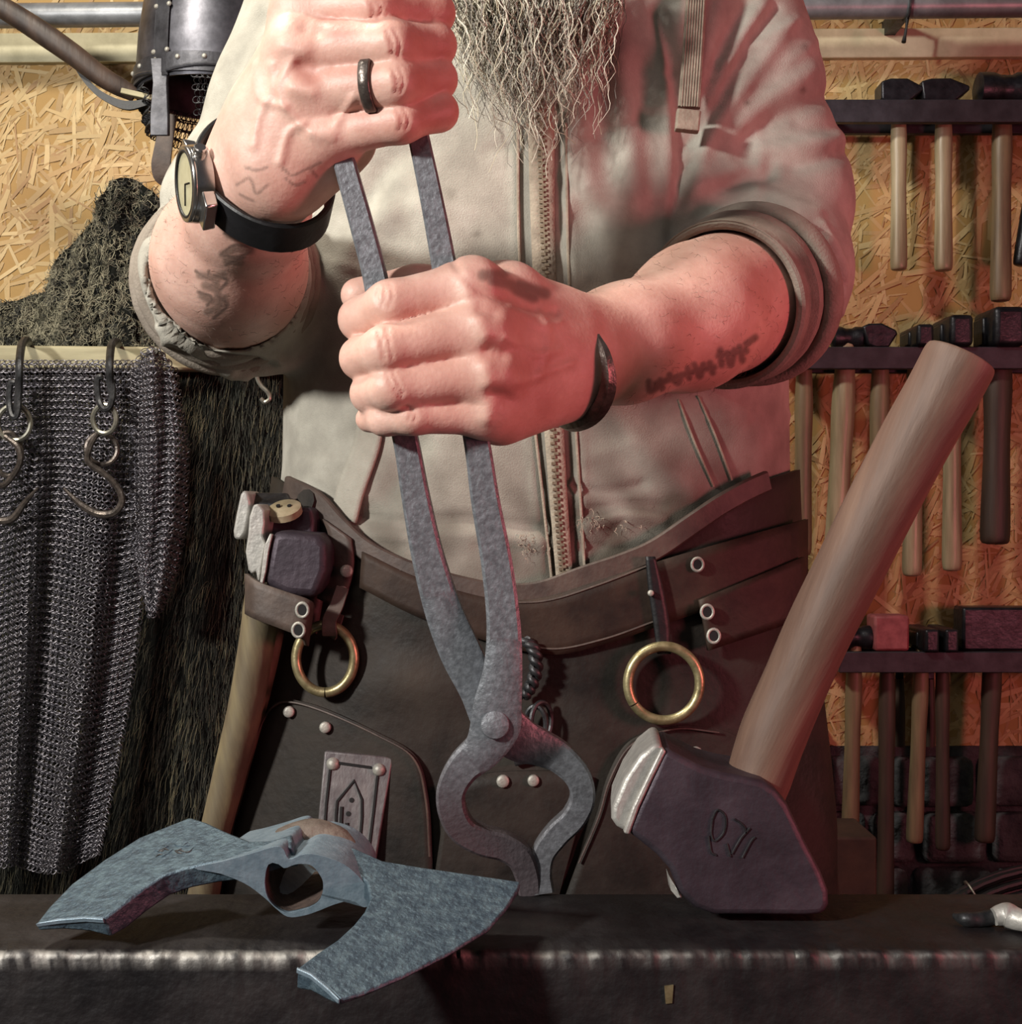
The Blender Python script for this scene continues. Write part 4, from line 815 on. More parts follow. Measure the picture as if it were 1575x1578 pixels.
bp_ = cr(PP([(921, 516, .725), (934, 550, .721), (938, 590, .724), (927, 624, .732), (905, 645, .745), (878, 652, .764), (858, 636, .788), (848, 590, .804), (848, 535, .808), (855, 490, .801), (866, 461, .784), (884, 458, .770)]), 70)
th = np.interp(np.linspace(0, 1, 70), [0, .06, .2, .35, .6, .93, 1], [.0012, .0030, .0054, .0056, .0044, .0028, .0012])
obj('bracelet', sweep(bp_, circ(6), th, ref=ax), M['bangle'], man, smooth=30, label='open forged iron bracelet with tapered ends')

# fine hair on the forearms, loose threads at the worn patch beside the zip
for v_, n_, ar, lo_ in ((vR, nR, unit(P(393, 290, .76)-P(350, 440, .95)), .79), (vL, nL, unit(wL-eL), .765)):
    idx = np.where((n_[:, 1] < .2) & (v_[:, 1] > lo_) & (v_[:, 1] < .96))[0]; idx = rng.choice(idx, 520); m_ = len(idx)
    sd = np.cross(ar, n_[idx]); gv = ar*.8+sd*rng.normal(.3, .5, (m_, 1)); hv, hf, hc = hairs(v_[idx], n_[idx]*.35+gv*.8, 4, rng.uniform(.006, .013, m_), np.full(m_, .00008), ar*.6, .35, np.tile(lin('#4a372b')[:3], (m_, 1)), np.tile(lin('#6b5140')[:3], (m_, 1)))
    obj('arm_hair', (hv, hf), M['armhair'], man, smooth=180, kind='stuff')
rt_ = np.concatenate([hit(rng.normal((815, 838), (9, 12), (26, 2)), .003), hit(rng.normal((905, 800), (14, 8), (20, 2)), .003), hit(rng.normal((945, 812), (20, 4), (8, 2)), .003)])
hv, hf, hc = hairs(rt_, np.tile([0, -.6, 0], (len(rt_), 1)), 5, rng.uniform(.004, .011, len(rt_)), np.full(len(rt_), .0003), (0, -.1, -.6), 1.0, np.tile(lin('#8a7c66')[:3], (len(rt_), 1)), np.tile(lin('#b0a288')[:3], (len(rt_), 1)), 1.2)
obj('frayed_threads', (hv, hf), M['cord'], hood, smooth=180, kind='stuff')

# ------------------------------------------------------------------ leather apron with belt and fittings
top_line = cr([(372, 700), (430, 742), (485, 770), (520, 808), (560, 845), (610, 872), (660, 890), (720, 906), (770, 914), (830, 912), (900, 888), (960, 868), (1010, 846), (1070, 805), (1120, 772), (1180, 742), (1260, 715)], 200)
AO = .0075; na, nz_ = 90, 50; th = np.linspace(-1.95, 1.95, na); V = np.zeros((nz_, na, 3))
def ell(t, z, off):
    a = np.interp(z, TZ, TA)+off; b = np.interp(z, TZ, TB)+off; c, s = np.sin(t), -np.cos(t); r = (np.abs(c)**2.4+np.abs(s)**2.4)**(-1/2.4)
    return np.array([np.interp(z, TZ, TX)+a*c*r, TY+b*s*r, z])
for j, t in enumerate(th):
    lo, hi = .85, 1.15
    for _ in range(24):
        m = (lo+hi)/2; q = proj(ell(t, m, AO)[None])[0]
        y = np.interp(q[0], top_line[:, 0], top_line[:, 1])
        if q[1] > y: lo = m
        else: hi = m
    zt = lo
    for i in range(nz_):
        u = i/(nz_-1); z = zt*(1-u)+.40*u; off = AO+.004*math.sin(t*5+z*6)*u+.003*math.sin(t*11-z*14)*min(1, u*3)
        V[i, j] = ell(t, z, off)
v = V.reshape(-1, 3); fc = grid_faces(nz_, na); n_ = vnormals(v, fc)
if n_[na//2, 1] > 0: fc = grid_faces(nz_, na, True); n_ = -n_
stroke(v, n_, [[(600, 1030), (680, 1045), (740, 1040)], [(560, 1060), (700, 1075)], [(900, 1120), (1000, 1140), (1100, 1110)], [(840, 1230), (860, 1300), (840, 1380)]], .004, 20, (.8, 1.1))
q = proj(v); tc_ = np.zeros((len(v), 4)); tc_[:, :3] = lin('#5c5044')[:3]
for x, y, r, al in ((430, 1250, 60, .6), (460, 1130, 40, .45), (500, 1180, 45, .35), (420, 1010, 50, .3), (560, 900, 40, .25), (640, 1040, 40, .2), (400, 1320, 60, .4)):
    tc_[:, 3] = np.maximum(tc_[:, 3], al*np.exp(-((q[:, 0]-x)**2+(q[:, 1]-y)**2)/r**2)*(v[:, 1] < 1.06))
apron = obj('leather_apron', (v, fc), M['leather'], man, smooth=180, solid=.0035, cols=tc_, label='dark leather work apron with riveted patches and brass rings')
def zer(v): return np.zeros((len(v), 4))
def rivet_at(px, py, off, r, m, par, name='rivet', ax=(0, -1, .05)):
    c = on(px, py, off); return obj(name, lathe([(r, -.002), (r, .0006), (r*.85, .0013), (r*.4, .0016), (.0001, .0016)], c, ax, 14), M[m], par, smooth=50)
def eyelet(px, py, off, r, par):
    c = on(px, py, off); t = np.linspace(0, 6.2832, 24, endpoint=False)
    o = obj('eyelet', sweep(c+np.stack([np.cos(t)*r, 0*t, np.sin(t)*r*1.15], 1), circ(8), np.full(24, r*.28), ref=(0, -1, 0), closed=True), M['rivet'], par, smooth=60)
    obj('eyelet_hole', lathe([(r*.85, -.001), (r*.85, .0004), (.0001, .0004)], c, (0, -1, 0), 14), M['ink'], par); return o
# rolled top edge
tl = top_line[(top_line[:, 0] > 440) & (top_line[:, 0] < 1190)][::2]
obj('top_edge', sweep(hit(tl, AO+.002), RECT(.0028, .0075, .0012), ref=(0, 0, 1)), M['strap'], apron, smooth=40)
# thigh patches
def patch(name, L, R, n=40, m=26, off=AO+.003, mt='leather', thick=.0022, **k):
    v, fc = band(L, R, n, m, off); return obj(name, (v, fc), M[mt], apron, smooth=180, solid=-thick, cols=zer(v), **k)
patch('thigh_patch', [(447, 1078), (418, 1086), (398, 1120), (380, 1180), (362, 1250), (350, 1330), (340, 1440)], [(452, 1078), (500, 1092), (580, 1128), (640, 1165), (660, 1230), (666, 1320), (672, 1440)])
patch('thigh_patch', [(1050, 1118), (1000, 1128), (962, 1150), (935, 1200), (918, 1260), (890, 1330), (850, 1440)], [(1056, 1118), (1110, 1124), (1160, 1150), (1190, 1200), (1215, 1260), (1235, 1330), (1250, 1440)])
for pts in ([(350, 1340), (363, 1250), (381, 1182), (400, 1122), (420, 1090), (447, 1082), (500, 1097), (580, 1133), (637, 1169), (656, 1232), (662, 1320)], [(892, 1330), (922, 1260), (939, 1204), (966, 1155), (1002, 1133), (1050, 1123), (1108, 1129)]):
    obj('edge_stitch', rod(onl(pts, AO+.0056, 90), .0008, 5), M['strap'], apron)
for x, y, r in ((445, 1097, .0042), (501, 1121, .0042)): rivet_at(x, y, AO+.006, r, 'rivet', apron)
for x, y, r in ((775, 1204, .0046), (822, 1203, .0042)): rivet_at(x, y, AO+.006, r, 'rivet', apron)
rivet_at(1073, 1161, AO+.012, .0048, 'rivet', apron)
v, fc = band([(690, 1212), (760, 1190), (880, 1188), (912, 1196)], [(660, 1420), (740, 1420), (840, 1420), (850, 1420)], 30, 12, AO+.0025); obj('centre_panel', (v, fc), M['leather'], apron, smooth=180, solid=-.002, cols=zer(v))
# belt
v, fc = band([(560, 850), (650, 892), (760, 922), (840, 920), (920, 896), (1010, 866), (1090, 842), (1240, 800)], [(556, 905), (645, 950), (760, 990), (850, 1008), (930, 992), (1020, 962), (1100, 935), (1240, 890)], 70, 6, AO+.004)
belt = obj('belt', (v, fc), M['belt'], apron, smooth=180, solid=-.003, label='wide brown leather belt')
for off_, mm in ((0, 'strap'),):
    for l in ([(760, 928), (840, 926), (920, 902), (1008, 868)], [(770, 982), (850, 1000), (930, 985), (1010, 957)]): obj('belt_stitch', rod(onl(l, AO+.0072, 50), .0009, 5), M['strap'], belt)
# left fittings: strap loop round the hammers, ring strap and ring
v, fc = band([(497, 800), (506, 830), (500, 880), (488, 922)], [(540, 830), (544, 868), (536, 905), (520, 938)], 20, 5, AO+.008); s1 = obj('ring_strap', (v, fc), M['strap'], apron, smooth=180, solid=-.003)
rivet_at(534, 880, AO+.012, .0046, 'rivet', s1); rivet_at(527, 912, AO+.012, .0042, 'rivet', s1)
def ringloop(cx, cy, rp, off, gap, yaw):
    c = on(cx, cy, off); R = rp/F*c[1]; return c, R
c, R = ringloop(501, 1015, 52, AO+.012, 0, 0)
t = np.linspace(-1.5708, 4.7124-.03, 60)
def brass(c, R, ex, a0): 
    t = np.linspace(a0+.02, a0+6.2832-.02, 64); return rod(c+np.stack([np.cos(t)*R*ex, .000*t, np.sin(t)*R], 1), .0036, 12)
r1 = obj('brass_ring', brass(c, R, .86, -1.56), M['brass'], apron, smooth=60)
tpz = c+[.004, 0, R]
obj('ring_hanger', sweep(cr([on(528, 905, AO+.012), on(518, 935, AO+.016), tpz+[.000, -.006, .004], tpz+[0, -.005, -.006], tpz+[0, .004, -.004], tpz+[.003, .004, .008]], 24), RECT(.0052, .0014, .0005), np.interp(np.linspace(0, 1, 24), [0, .5, 1], [.9, 1, 1.2])), M['strap'], s1, smooth=40)
# right fittings
v, fc = band([(996, 858), (1000, 905), (1008, 960), (1014, 1008)], [(1010, 858), (1022, 905), (1032, 960), (1034, 1008)], 24, 4, AO+.012); s2 = obj('ring_strap', (v, fc), M['black'], apron, smooth=180, solid=-.003)
c, R = ringloop(1023, 1053, 57, AO+.013, 0, 0); obj('brass_ring', brass(c, R, .97, -2.55), M['brass'], apron, smooth=60)
v, fc = band([(1078, 925), (1085, 960), (1092, 1003)], [(1240, 858), (1245, 905), (1250, 950)], 8, 20, AO+.010); s3 = obj('side_strap', (v, fc), M['belt'], apron, smooth=180, solid=-.003)
eyelet(1090, 943, AO+.015, .0042, s3); eyelet(1100, 980, AO+.015, .0042, s3); eyelet(1075, 870, AO+.010, .0040, belt)
rivet_at(1003, 914, AO+.016, .0022, 'rivet', s2)
# twisted iron and small ring hanging from the belt behind the tongs
t_ = np.linspace(0, 1, 60); ctr = cr([on(806, 985, .020), on(822, 1000, .024), on(826, 1030, .024), on(818, 1058, .022), on(806, 1075, .02)], 60)
g = G()
for ph in (0, math.pi): g.join([rod(ctr+np.stack([np.cos(t_*26+ph)*.0028, np.sin(t_*26+ph)*.0028, 0*t_], 1), .0026, 6)])
tk = obj('twisted_iron', g, M['iron'], apron, smooth=60)
c = on(834, 1112, .020); obj('link_ring', loopring(c, .0095, .0135, .0019, .7), M['iron'], apron); obj('link_ring', loopring(c+[-.004, -.002, -.001], .0075, .012, .0019, -.3), M['iron'], apron)
obj('buckle_bar', sweep(onl([(792, 1172), (830, 1166), (862, 1180)], .012, 12), RECT(.004, .0025, .001)), M['iron'], apron, bevel=.0008); rivet_at(808, 1167, .018, .0022, 'rivet', apron); rivet_at(848, 1138, .022, .0018, 'rivet', apron)
# tooled plate
pc_ = [(500, 1157), (606, 1167), (578, 1330), (484, 1330)]
d0 = on(545, 1180, AO)[1]-.012; p0, p1, p2 = P(500, 1157, d0+.004), P(606, 1167, d0+.004), P(530, 1330, d0-.006)
fv, pn = plane_hit(pc_, p0, p1, p2); pn = pn if pn[1] < 0 else -pn
plate = obj('tooled_plate', prism(fv[::-1], (fv-pn*.010)[::-1]), M['plate'], apron, bevel=.0012, label='grey tooled plate with incised pointed arch')
def incise(pix, r=.0011): w, _ = plane_hit(pix, p0, p1, p2); obj('incised_line', rod(w+pn*.0001, r, 6), M['ink'], plate)
incise([(522, 1176), (572, 1183)]); incise([(509, 1186), (503, 1240), (497, 1328)]); incise([(582, 1196), (576, 1250), (566, 1330)])
incise([(516, 1330), (518, 1255), (520, 1235), (546, 1203), (558, 1232), (558, 1260), (552, 1330)]); incise([(525, 1330), (526, 1262), (527, 1243)], .0013); incise([(534, 1330), (535, 1268)], .0014)
for x, y in ((542, 1233), (537, 1254)): w, _ = plane_hit([(x, y)], p0, p1, p2); obj('punched_hole', lathe([(.0018, -.001), (.0018, .0004), (.0001, .0005)], w[0], pn, 10), M['ink'], plate)
for x, y in ((513, 1177), (584, 1186)): w, _ = plane_hit([(x, y)], p0, p1, p2); obj('rivet', lathe([(.0046, -.001), (.0046, .0006), (.0036, .0024), (.0014, .0034), (.0001, .0035)], w[0], pn, 16), M['rivet'], plate, smooth=50)

# hammers carried in the belt loop
def blockhead(name, pix, d, thick, m, par, bev=.003, dz=0.0, **k):
    fr_ = np.array([P(x, y, d) for x, y in pix]); bk = fr_+np.array([dz, thick, .0]); return obj(name, prism(fr_, bk), M[m], par, bevel=bev, seg=3, **k)
LD = .93
hb = thing('belt_hammer', 'rear hammer in the belt loop, handle end showing on top', 'hammer', P(430, 800, LD), 'hammers in the belt loop')
o = blockhead('head', [(372, 770), (385, 778), (480, 782), (484, 800), (482, 838), (396, 838), (378, 820)], LD+.004, .032, 'sledge', hb, dz=.006)
obj('top_face', prism([P(374, 756, LD+.02), P(446, 757, LD+.02), P(452, 778, LD+.004), P(388, 778, LD+.004)], [p+np.array([0, .002, -.006]) for p in (P(374, 756, LD+.02), P(446, 757, LD+.02), P(452, 778, LD+.004), P(388, 778, LD+.004))]), M['iron'], hb, bevel=.003)
fp = [(375, 755), (382, 758), (386, 775), (383, 800), (378, 822), (370, 832), (360, 830), (359, 818), (364, 790), (370, 762)]
obj('peened_face', prism([P(x, y, LD-.002) for x, y in fp], [P(x, y, LD-.002)+[.003, .030, 0] for x, y in fp]), M['bright'], hb, bevel=.0018)
hx_ = [P(438, 782, LD+.004), P(438, 782, LD+.004)+np.array([0, -.003, .004])]
obj('handle_end', lathe([(.0001, -.004), (.0125, -.004), (.0125, .001), (.011, .002), (.0001, .0022)], P(438, 785, LD-.001), (-.12, -.50, .86), 20), M['wood'], hb, smooth=50)
for dx_ in (-.004, .004): obj('wedge', lathe([(.0016, 0), (.0016, .0012), (.0001, .0013)], P(438, 785, LD-.001)+np.array([dx_, -.0012, .0021]), (-.12, -.50, .86), 8), M['ink'], hb)
obj('neck', rod([P(470, 772, LD+.02), P(488, 778, LD+.03), P(500, 792, LD+.03)], [.009, .010, .008], 10, 12), M['leather'], hb, cols=np.zeros((120, 4)))
hf = thing('belt_hammer', 'front hammer in the belt loop with reddish brown rounded head', 'hammer', P(440, 900, LD-.02), 'hammers in the belt loop')
blockhead('head', [(418, 820), (440, 817), (490, 822), (506, 838), (505, 880), (488, 922), (440, 918), (404, 900)], LD-.026, .045, 'redpaint' if False else 'sledge', hf, bev=.006)
fp = [(398, 776), (407, 786), (408, 806), (405, 826), (410, 838), (404, 872), (398, 902), (394, 880), (388, 885), (382, 878), (378, 850), (382, 822), (384, 796), (390, 778)]
obj('peened_face', prism([P(x, y, LD-.022) for x, y in fp], [P(x, y, LD-.022)+[.002, .035, 0] for x, y in fp]), M['bright'], hf, bevel=.0022)
fp = [(416, 822), (420, 824), (414, 850), (410, 880), (404, 903), (400, 900), (404, 870), (408, 840)]
obj('worn_edge', prism([P(x, y, LD-.0275) for x, y in fp], [P(x, y, LD-.0275)+[0, .006, 0] for x, y in fp]), M['bright'], hf, bevel=.0006)
q = cr(PP([(404, 900, LD-.004), (400, 960, LD-.002), (380, 1080, LD+.006), (352, 1200, LD+.015), (330, 1290, LD+.02), (310, 1400, LD+.03)]), 40)
obj('handle', sweep(q, circ(14, 1, 1.15), np.interp(np.linspace(0, 1, 40), [0, .15, .5, .8, 1], [.0115, .0132, .0125, .0112, .0120])), M['beltwood'], hf)
q2 = cr(PP([(430, 830, LD+.014), (418, 960, LD+.022), (392, 1080, LD+.03), (362, 1200, LD+.036), (318, 1400, LD+.05)]), 30)
obj('handle', sweep(q2, circ(12), np.full(30, .0105)), M['beltwood'], hb)
lp = thing('hammer_loop', 'brown leather loop with two eyelets round the belt hammers', 'strap', P(440, 960, LD-.03))
tp_, bt_ = [(377, 884, LD-.018), (395, 896, LD-.030), (440, 912, LD-.034), (480, 926, LD-.032), (484, 940, LD-.012)], [(377, 946, LD-.018), (392, 954, LD-.030), (430, 968, LD-.034), (468, 984, LD-.032), (476, 996, LD-.012)]
A_, B_ = cr(PP(tp_), 30), cr(PP(bt_), 30); U = np.linspace(0, 1, 6)[None, :, None]; v = (A_[:, None]*(1-U)+B_[:, None]*U).reshape(-1, 3)
obj('strap', (v, grid_faces(30, 6)), M['strap'], lp, smooth=180, solid=.003, bevel=0)
v2 = v+np.array([0, .05, 0]); obj('back_strap', (v2, grid_faces(30, 6)), M['strap'], lp, smooth=180, solid=.003)
for a_, b_ in ((377, 915), ): obj('side_strap', prism([P(377, 886, LD-.016), P(377, 944, LD-.016), P(377, 944, LD+.034), P(377, 886, LD+.034)], [p+np.array([.003, 0, 0]) for p in (P(377, 886, LD-.016), P(377, 944, LD-.016), P(377, 944, LD+.034), P(377, 886, LD+.034))]), M['strap'], lp)
for x, y in ((466, 940), (460, 971)):
    t = np.linspace(0, 6.2832, 24, endpoint=False); c = P(x, y, LD-.0345); obj('eyelet', sweep(c+np.stack([np.cos(t)*.0040, 0*t, np.sin(t)*.0048], 1), circ(8), np.full(24, .0012), ref=(0, -1, 0), closed=True), M['rivet'], lp, smooth=60)
    obj('eyelet_hole', lathe([(.0036, -.001), (.0036, .0008), (.0001, .0008)], c, (0, -1, 0), 14), M['ink'], lp)

# ------------------------------------------------------------------ anvil
AZ, AF, AB = .80, .6505, .7508
t = thing('anvil', 'dark steel anvil with chipped bright front edge across the foreground', 'anvil', (0, .70, .42))
nx = 520; xs = np.linspace(-.46, .50, nx)
sec = [(AB, .690), (AB, .796), (AB-.004, AZ), (.735, AZ), (.715, AZ), (.695, AZ), (.675, AZ), (.662, AZ), (AF+.005, AZ-.0003), (AF+.0022, AZ-.0008), (AF+.0008, AZ-.0022), (AF, AZ-.0042), (AF, AZ-.010), (AF, .77), (AF+.001, .735), (AF+.002, .69)]
ms = len(sec); v = np.zeros((nx, ms, 3)); w1 = np.cumsum(rng.normal(0, 1, nx)); w1 = np.convolve(w1-np.linspace(w1[0], w1[-1], nx), np.ones(9)/9, 'same'); w1 /= np.abs(w1).max()
w2 = np.convolve(rng.normal(0, 1, nx), np.ones(3)/3, 'same'); w3 = np.convolve(rng.normal(0, 1, nx), np.ones(15)/15, 'same')*2
cols = np.zeros((nx, ms, 4)); cols[:, :, :3] = lin('#a8a49e')[:3]
for i, (y, z) in enumerate(sec):
    v[:, i, 0] = xs; v[:, i, 1] = y; v[:, i, 2] = z
    if 8 <= i <= 12:
        e = (1, 1, 1, .5, .12)[i-8]; v[:, i, 1] += e*(.0012*w2+.0012*np.clip(w3, 0, 2)+.0006*w1); v[:, i, 2] -= e*(.0009*np.clip(w2, -.5, 2)+.0010*np.clip(w3, 0, 2))+.0022*np.clip(w1, 0, 1)*(i >= 8)
    if 9 <= i <= 11:
        left = np.clip(1.0-(xs+.06)/.10, .30, 1.0); w4 = np.convolve(rng.normal(0, 1, nx), np.ones(2)/2, 'same'); cols[:, i, 3] = np.clip((.85 if i == 10 else .34)*left*(.7+.9*w2+.5*w4), 0, .95)
    if 3 <= i <= 7: v[:, i, 2] += .0004*np.sin(xs*40+i)+rng.normal(0, .00012, nx)
fcs = grid_faces(nx, ms)
body = obj('face_block', (v.reshape(-1, 3), fcs+[tuple(range(ms)), tuple((nx-1)*ms+k for k in range(ms-1, -1, -1))]), M['anvil'], t, smooth=50, cols=cols.reshape(-1, 4))
def loft(secs): 
    n_ = len(secs[0]); g_ = G(); vv_ = np.concatenate(secs); f_ = [(i*n_+j, i*n_+(j+1) % n_, (i+1)*n_+(j+1) % n_, (i+1)*n_+j) for i in range(len(secs)-1) for j in range(n_)]; f_ += [tuple(range(n_-1, -1, -1)), tuple(range((len(secs)-1)*n_, len(secs)*n_))]; g_.add(vv_, f_); return g_
rs = lambda hw, hd_, z, x0=0.0, c=.02: np.array([(x0+a, .70+b, z) for a, b in RECT(hw, hd_, c)])
ld = loft([rs(.17, .12, .42), rs(.17, .12, .46), rs(.13, .085, .50), rs(.09, .045, .56), rs(.10, .042, .62), rs(.20, .046, .68), rs(.36, .049, .695)])
obj('waist', ld, M['anvil'], t, smooth=40, cols=np.zeros((len(np.concatenate(ld.v)), 4)))
h_ = lathe([(.048, 0), (.046, .06), (.036, .14), (.020, .21), (.004, .25), (.0004, .252)], (.49, .70, .742), (1, 0, .08), 24); obj('horn', h_, M['anvil'], t, smooth=60, cols=np.zeros((len(h_.v[0]), 4)))
obj('chisel_mark', prism([P(1024, 1520, .6497), P(1038, 1518, .6497), P(1036, 1546, .6497), P(1026, 1547, .6497)], [p+np.array([0, .001, 0]) for p in (P(1024, 1520, .6497), P(1038, 1518, .6497), P(1036, 1546, .6497), P(1026, 1547, .6497))]), M['brass'], t)
st = thing('stump', 'round wooden stump standing under the anvil', 'stump', (0, .70, 0)); obj('block', lathe([(.195, 0), (.20, .02), (.19, .40), (.185, .42)], (0, .70, 0), (0, 0, 1), 40), M['wood3'], st, smooth=40); obj('iron_band', lathe([(.188, 0), (.199, 0), (.198, .04), (.188, .04)], (0, .70, .34), (0, 0, 1), 40), M['iron'], st)
t = thing('steel_scrap', 'small bent scrap of bright steel at the right end of the anvil', 'scrap', P(1520, 1430, .69))
def az(px, py, up=0.0): d = F*(CZ-AZ-up)/(py-CY); return P(px, py, d)
obj('bar', sweep(cr(np.array([az(1470, 1411, .004), az(1488, 1417, .004), az(1510, 1417, .004), az(1532, 1413, .005)]), 20), circ(8, 1, .8), np.interp(np.linspace(0, 1, 20), [0, .3, 1], [.0015, .004, .0045])), M['iron'], t, smooth=60)
obj('bent_end', sweep(cr(np.array([az(1532, 1413, .006), az(1548, 1410, .007), az(1566, 1416, .006), az(1590, 1422, .006)]), 20), circ(8), np.interp(np.linspace(0, 1, 20), [0, .4, 1], [.0048, .007, .0055])), M['bright'], t, smooth=60)

# ------------------------------------------------------------------ tongs
tg = thing('tongs', 'long grey steel tongs held upright by both hands', 'tongs', P(827, 1373, .7535-.008))
def flatbar(tab, n, prof):        # px, py, depth, width px, thickness m
    a = np.array(tab, float); q = cr(a, n); p = np.stack([(q[:, 0]-CX)/F*q[:, 2], q[:, 2], CZ-(q[:, 1]-CY)/F*q[:, 2]], 1)
    return sweep(p, prof, np.stack([q[:, 3]/2/F*q[:, 2], q[:, 4]/2], 1))
HEX = np.array([(-1, -.15), (-.45, -1), (.75, -1), (1, -.3), (1, .5), (.5, 1), (-.5, 1), (-1, .6)])
BAR = np.array([(-1, -.78), (-.84, -1), (.62, -1), (1, -.55), (1, .8), (.8, 1), (-.8, 1), (-1, .8)])
def rein(tab, k): 
    return flatbar(tab, 120, HEX if k else BAR)
left = [(441, -70, .690, 30, .014), (463, 0, .692, 31, .014), (500, 135, .694, 32, .014), (536, 268, .696, 34, .015), (560, 355, .697, 36, .015), (581, 440, .698, 37, .015), (594, 540, .700, 38, .015), (625, 675, .704, 38, .015), (640, 760, .707, 42, .015), (658, 850, .711, 48, .015), (682, 935, .715, 56, .015), (708, 1000, .719, 62, .015), (737, 1058, .723, 60, .0145)]
right = [(586, -70, .686, 28, .014), (601, 0, .688, 30, .014), (645, 210, .692, 33, .014), (664, 300, .694, 35, .015), (683, 400, .696, 38, .015), (706, 540, .698, 40, .015), (734, 675, .700, 40, .015), (748, 770, .702, 44, .015), (766, 870, .705, 48, .015), (776, 960, .707, 52, .015), (775, 1030, .709, 60, .015), (767, 1085, .712, 74, .015)]
lj = [(765, 1108, .727, 72, .014), (800, 1138, .731, 66, .014), (830, 1150, .734, 54, .014), (862, 1166, .737, 46, .014), (890, 1195, .740, 40, .015), (897, 1228, .743, 38, .015), (884, 1258, .745, 37, .015), (858, 1284, .747, 37, .015), (838, 1312, .749, 35, .015), (833, 1342, .750, 34, .015), (837, 1371, .7505, 34, .015)]
rj = [(763, 1118, .715, 76, .015), (745, 1152, .718, 60, .015), (715, 1180, .722, 50, .016), (697, 1212, .726, 45, .016), (697, 1245, .730, 43, .016), (712, 1275, .734, 42, .016), (742, 1293, .738, 42, .016), (775, 1302, .742, 41, .016), (800, 1318, .745, 40, .016), (812, 1345, .748, 37, .015), (816, 1371, .7505, 34, .015)]
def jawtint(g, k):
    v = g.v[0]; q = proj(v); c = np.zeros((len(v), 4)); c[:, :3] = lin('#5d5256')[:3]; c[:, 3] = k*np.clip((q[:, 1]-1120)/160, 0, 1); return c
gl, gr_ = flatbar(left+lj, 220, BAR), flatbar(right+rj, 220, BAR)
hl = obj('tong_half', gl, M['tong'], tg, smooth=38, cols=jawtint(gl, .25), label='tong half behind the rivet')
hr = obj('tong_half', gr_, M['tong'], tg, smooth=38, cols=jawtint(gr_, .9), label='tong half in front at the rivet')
pv = P(763, 1117, .7050); obj('rivet', lathe([(.0080, -.004), (.0080, .0006), (.0074, .0018), (.0050, .0026), (.0001, .0030)], pv+[0, .0012, 0], (0, -1, .03), 26), M['tong'], tg, smooth=40, cols=np.zeros((130, 4)))

# ------------------------------------------------------------------ double-bitted axe head
ax_ = thing('axe_head', 'blue-grey double bitted axe head lying on the anvil', 'axe', P(450, 1410, .70))
def blade(pix, tri_, th_, edge, name):
    fv, nn = plane_hit(pix, *tri_); nn = nn if nn[2] > 0 else -nn
    k = np.array(edge)[:, None]; return obj(name, prism(fv, fv-nn*th_*k), M['axe'], ax_, bevel=.0012, seg=2), nn
lt = (P(55, 1424, .655), P(315, 1262, .715), P(430, 1312, .668))
o, nl_ = blade([(55, 1424), (75, 1398), (110, 1362), (160, 1325), (215, 1290), (270, 1268), (293, 1259), (318, 1267), (350, 1282), (385, 1296), (418, 1295), (450, 1285), (450, 1306), (428, 1306), (405, 1314), (370, 1325), (325, 1330), (285, 1338), (250, 1350), (215, 1374), (185, 1398), (160, 1416), (130, 1414), (90, 1417)], lt, .0125,
          [.35, .3, .25, .22, .2, .2, .3, .6, .8, 1, 1, 1, 1, 1, 1, 1, 1, 1, 1, 1, 1, .9, .7, .5], 'blade')
rt = (P(560, 1345, .668), P(802, 1360, .672), P(520, 1535, .572))
o, nr_ = blade([(500, 1300), (545, 1306), (590, 1326), (650, 1336), (720, 1346), (802, 1358), (800, 1368), (780, 1400), (752, 1432), (690, 1470), (620, 1505), (560, 1530), (524, 1540), (505, 1522), (480, 1502), (458, 1492), (490, 1468), (520, 1448), (545, 1425), (562, 1404), (570, 1385), (566, 1360), (545, 1340), (510, 1322)], rt, .0110,
          [1, 1, 1, .9, .7, .5, .3, .25, .22, .2, .2, .22, .3, .6, .8, 1, 1, 1, 1, 1, 1, 1, 1, 1], 'blade')
# socket ring round the eye, opening towards the room
out = [(300, 1338), (340, 1328), (385, 1316), (422, 1305), (436, 1308), (446, 1324), (470, 1316), (500, 1320), (530, 1332), (552, 1350), (568, 1372), (571, 1392), (560, 1398), (542, 1388), (515, 1394), (490, 1404), (468, 1411), (444, 1413), (425, 1400), (408, 1384), (378, 1362), (338, 1346)]
inn = [(409, 1348), (411, 1338), (416, 1330), (428, 1331), (438, 1338), (456, 1332), (475, 1332), (486, 1339), (496, 1354), (498, 1366), (496, 1378), (490, 1390), (478, 1398), (465, 1402), (452, 1405), (440, 1406), (428, 1400), (418, 1391), (411, 1379), (408, 1362)]
n_ = 80; O = cr(out, n_, True); I = cr(inn, n_, True); sp = (P(372, 1330, .668), P(571, 1385, .664), P(455, 1412, .672))
of, nn = plane_hit(O, *sp); nn = nn if nn[1] < 0 else -nn
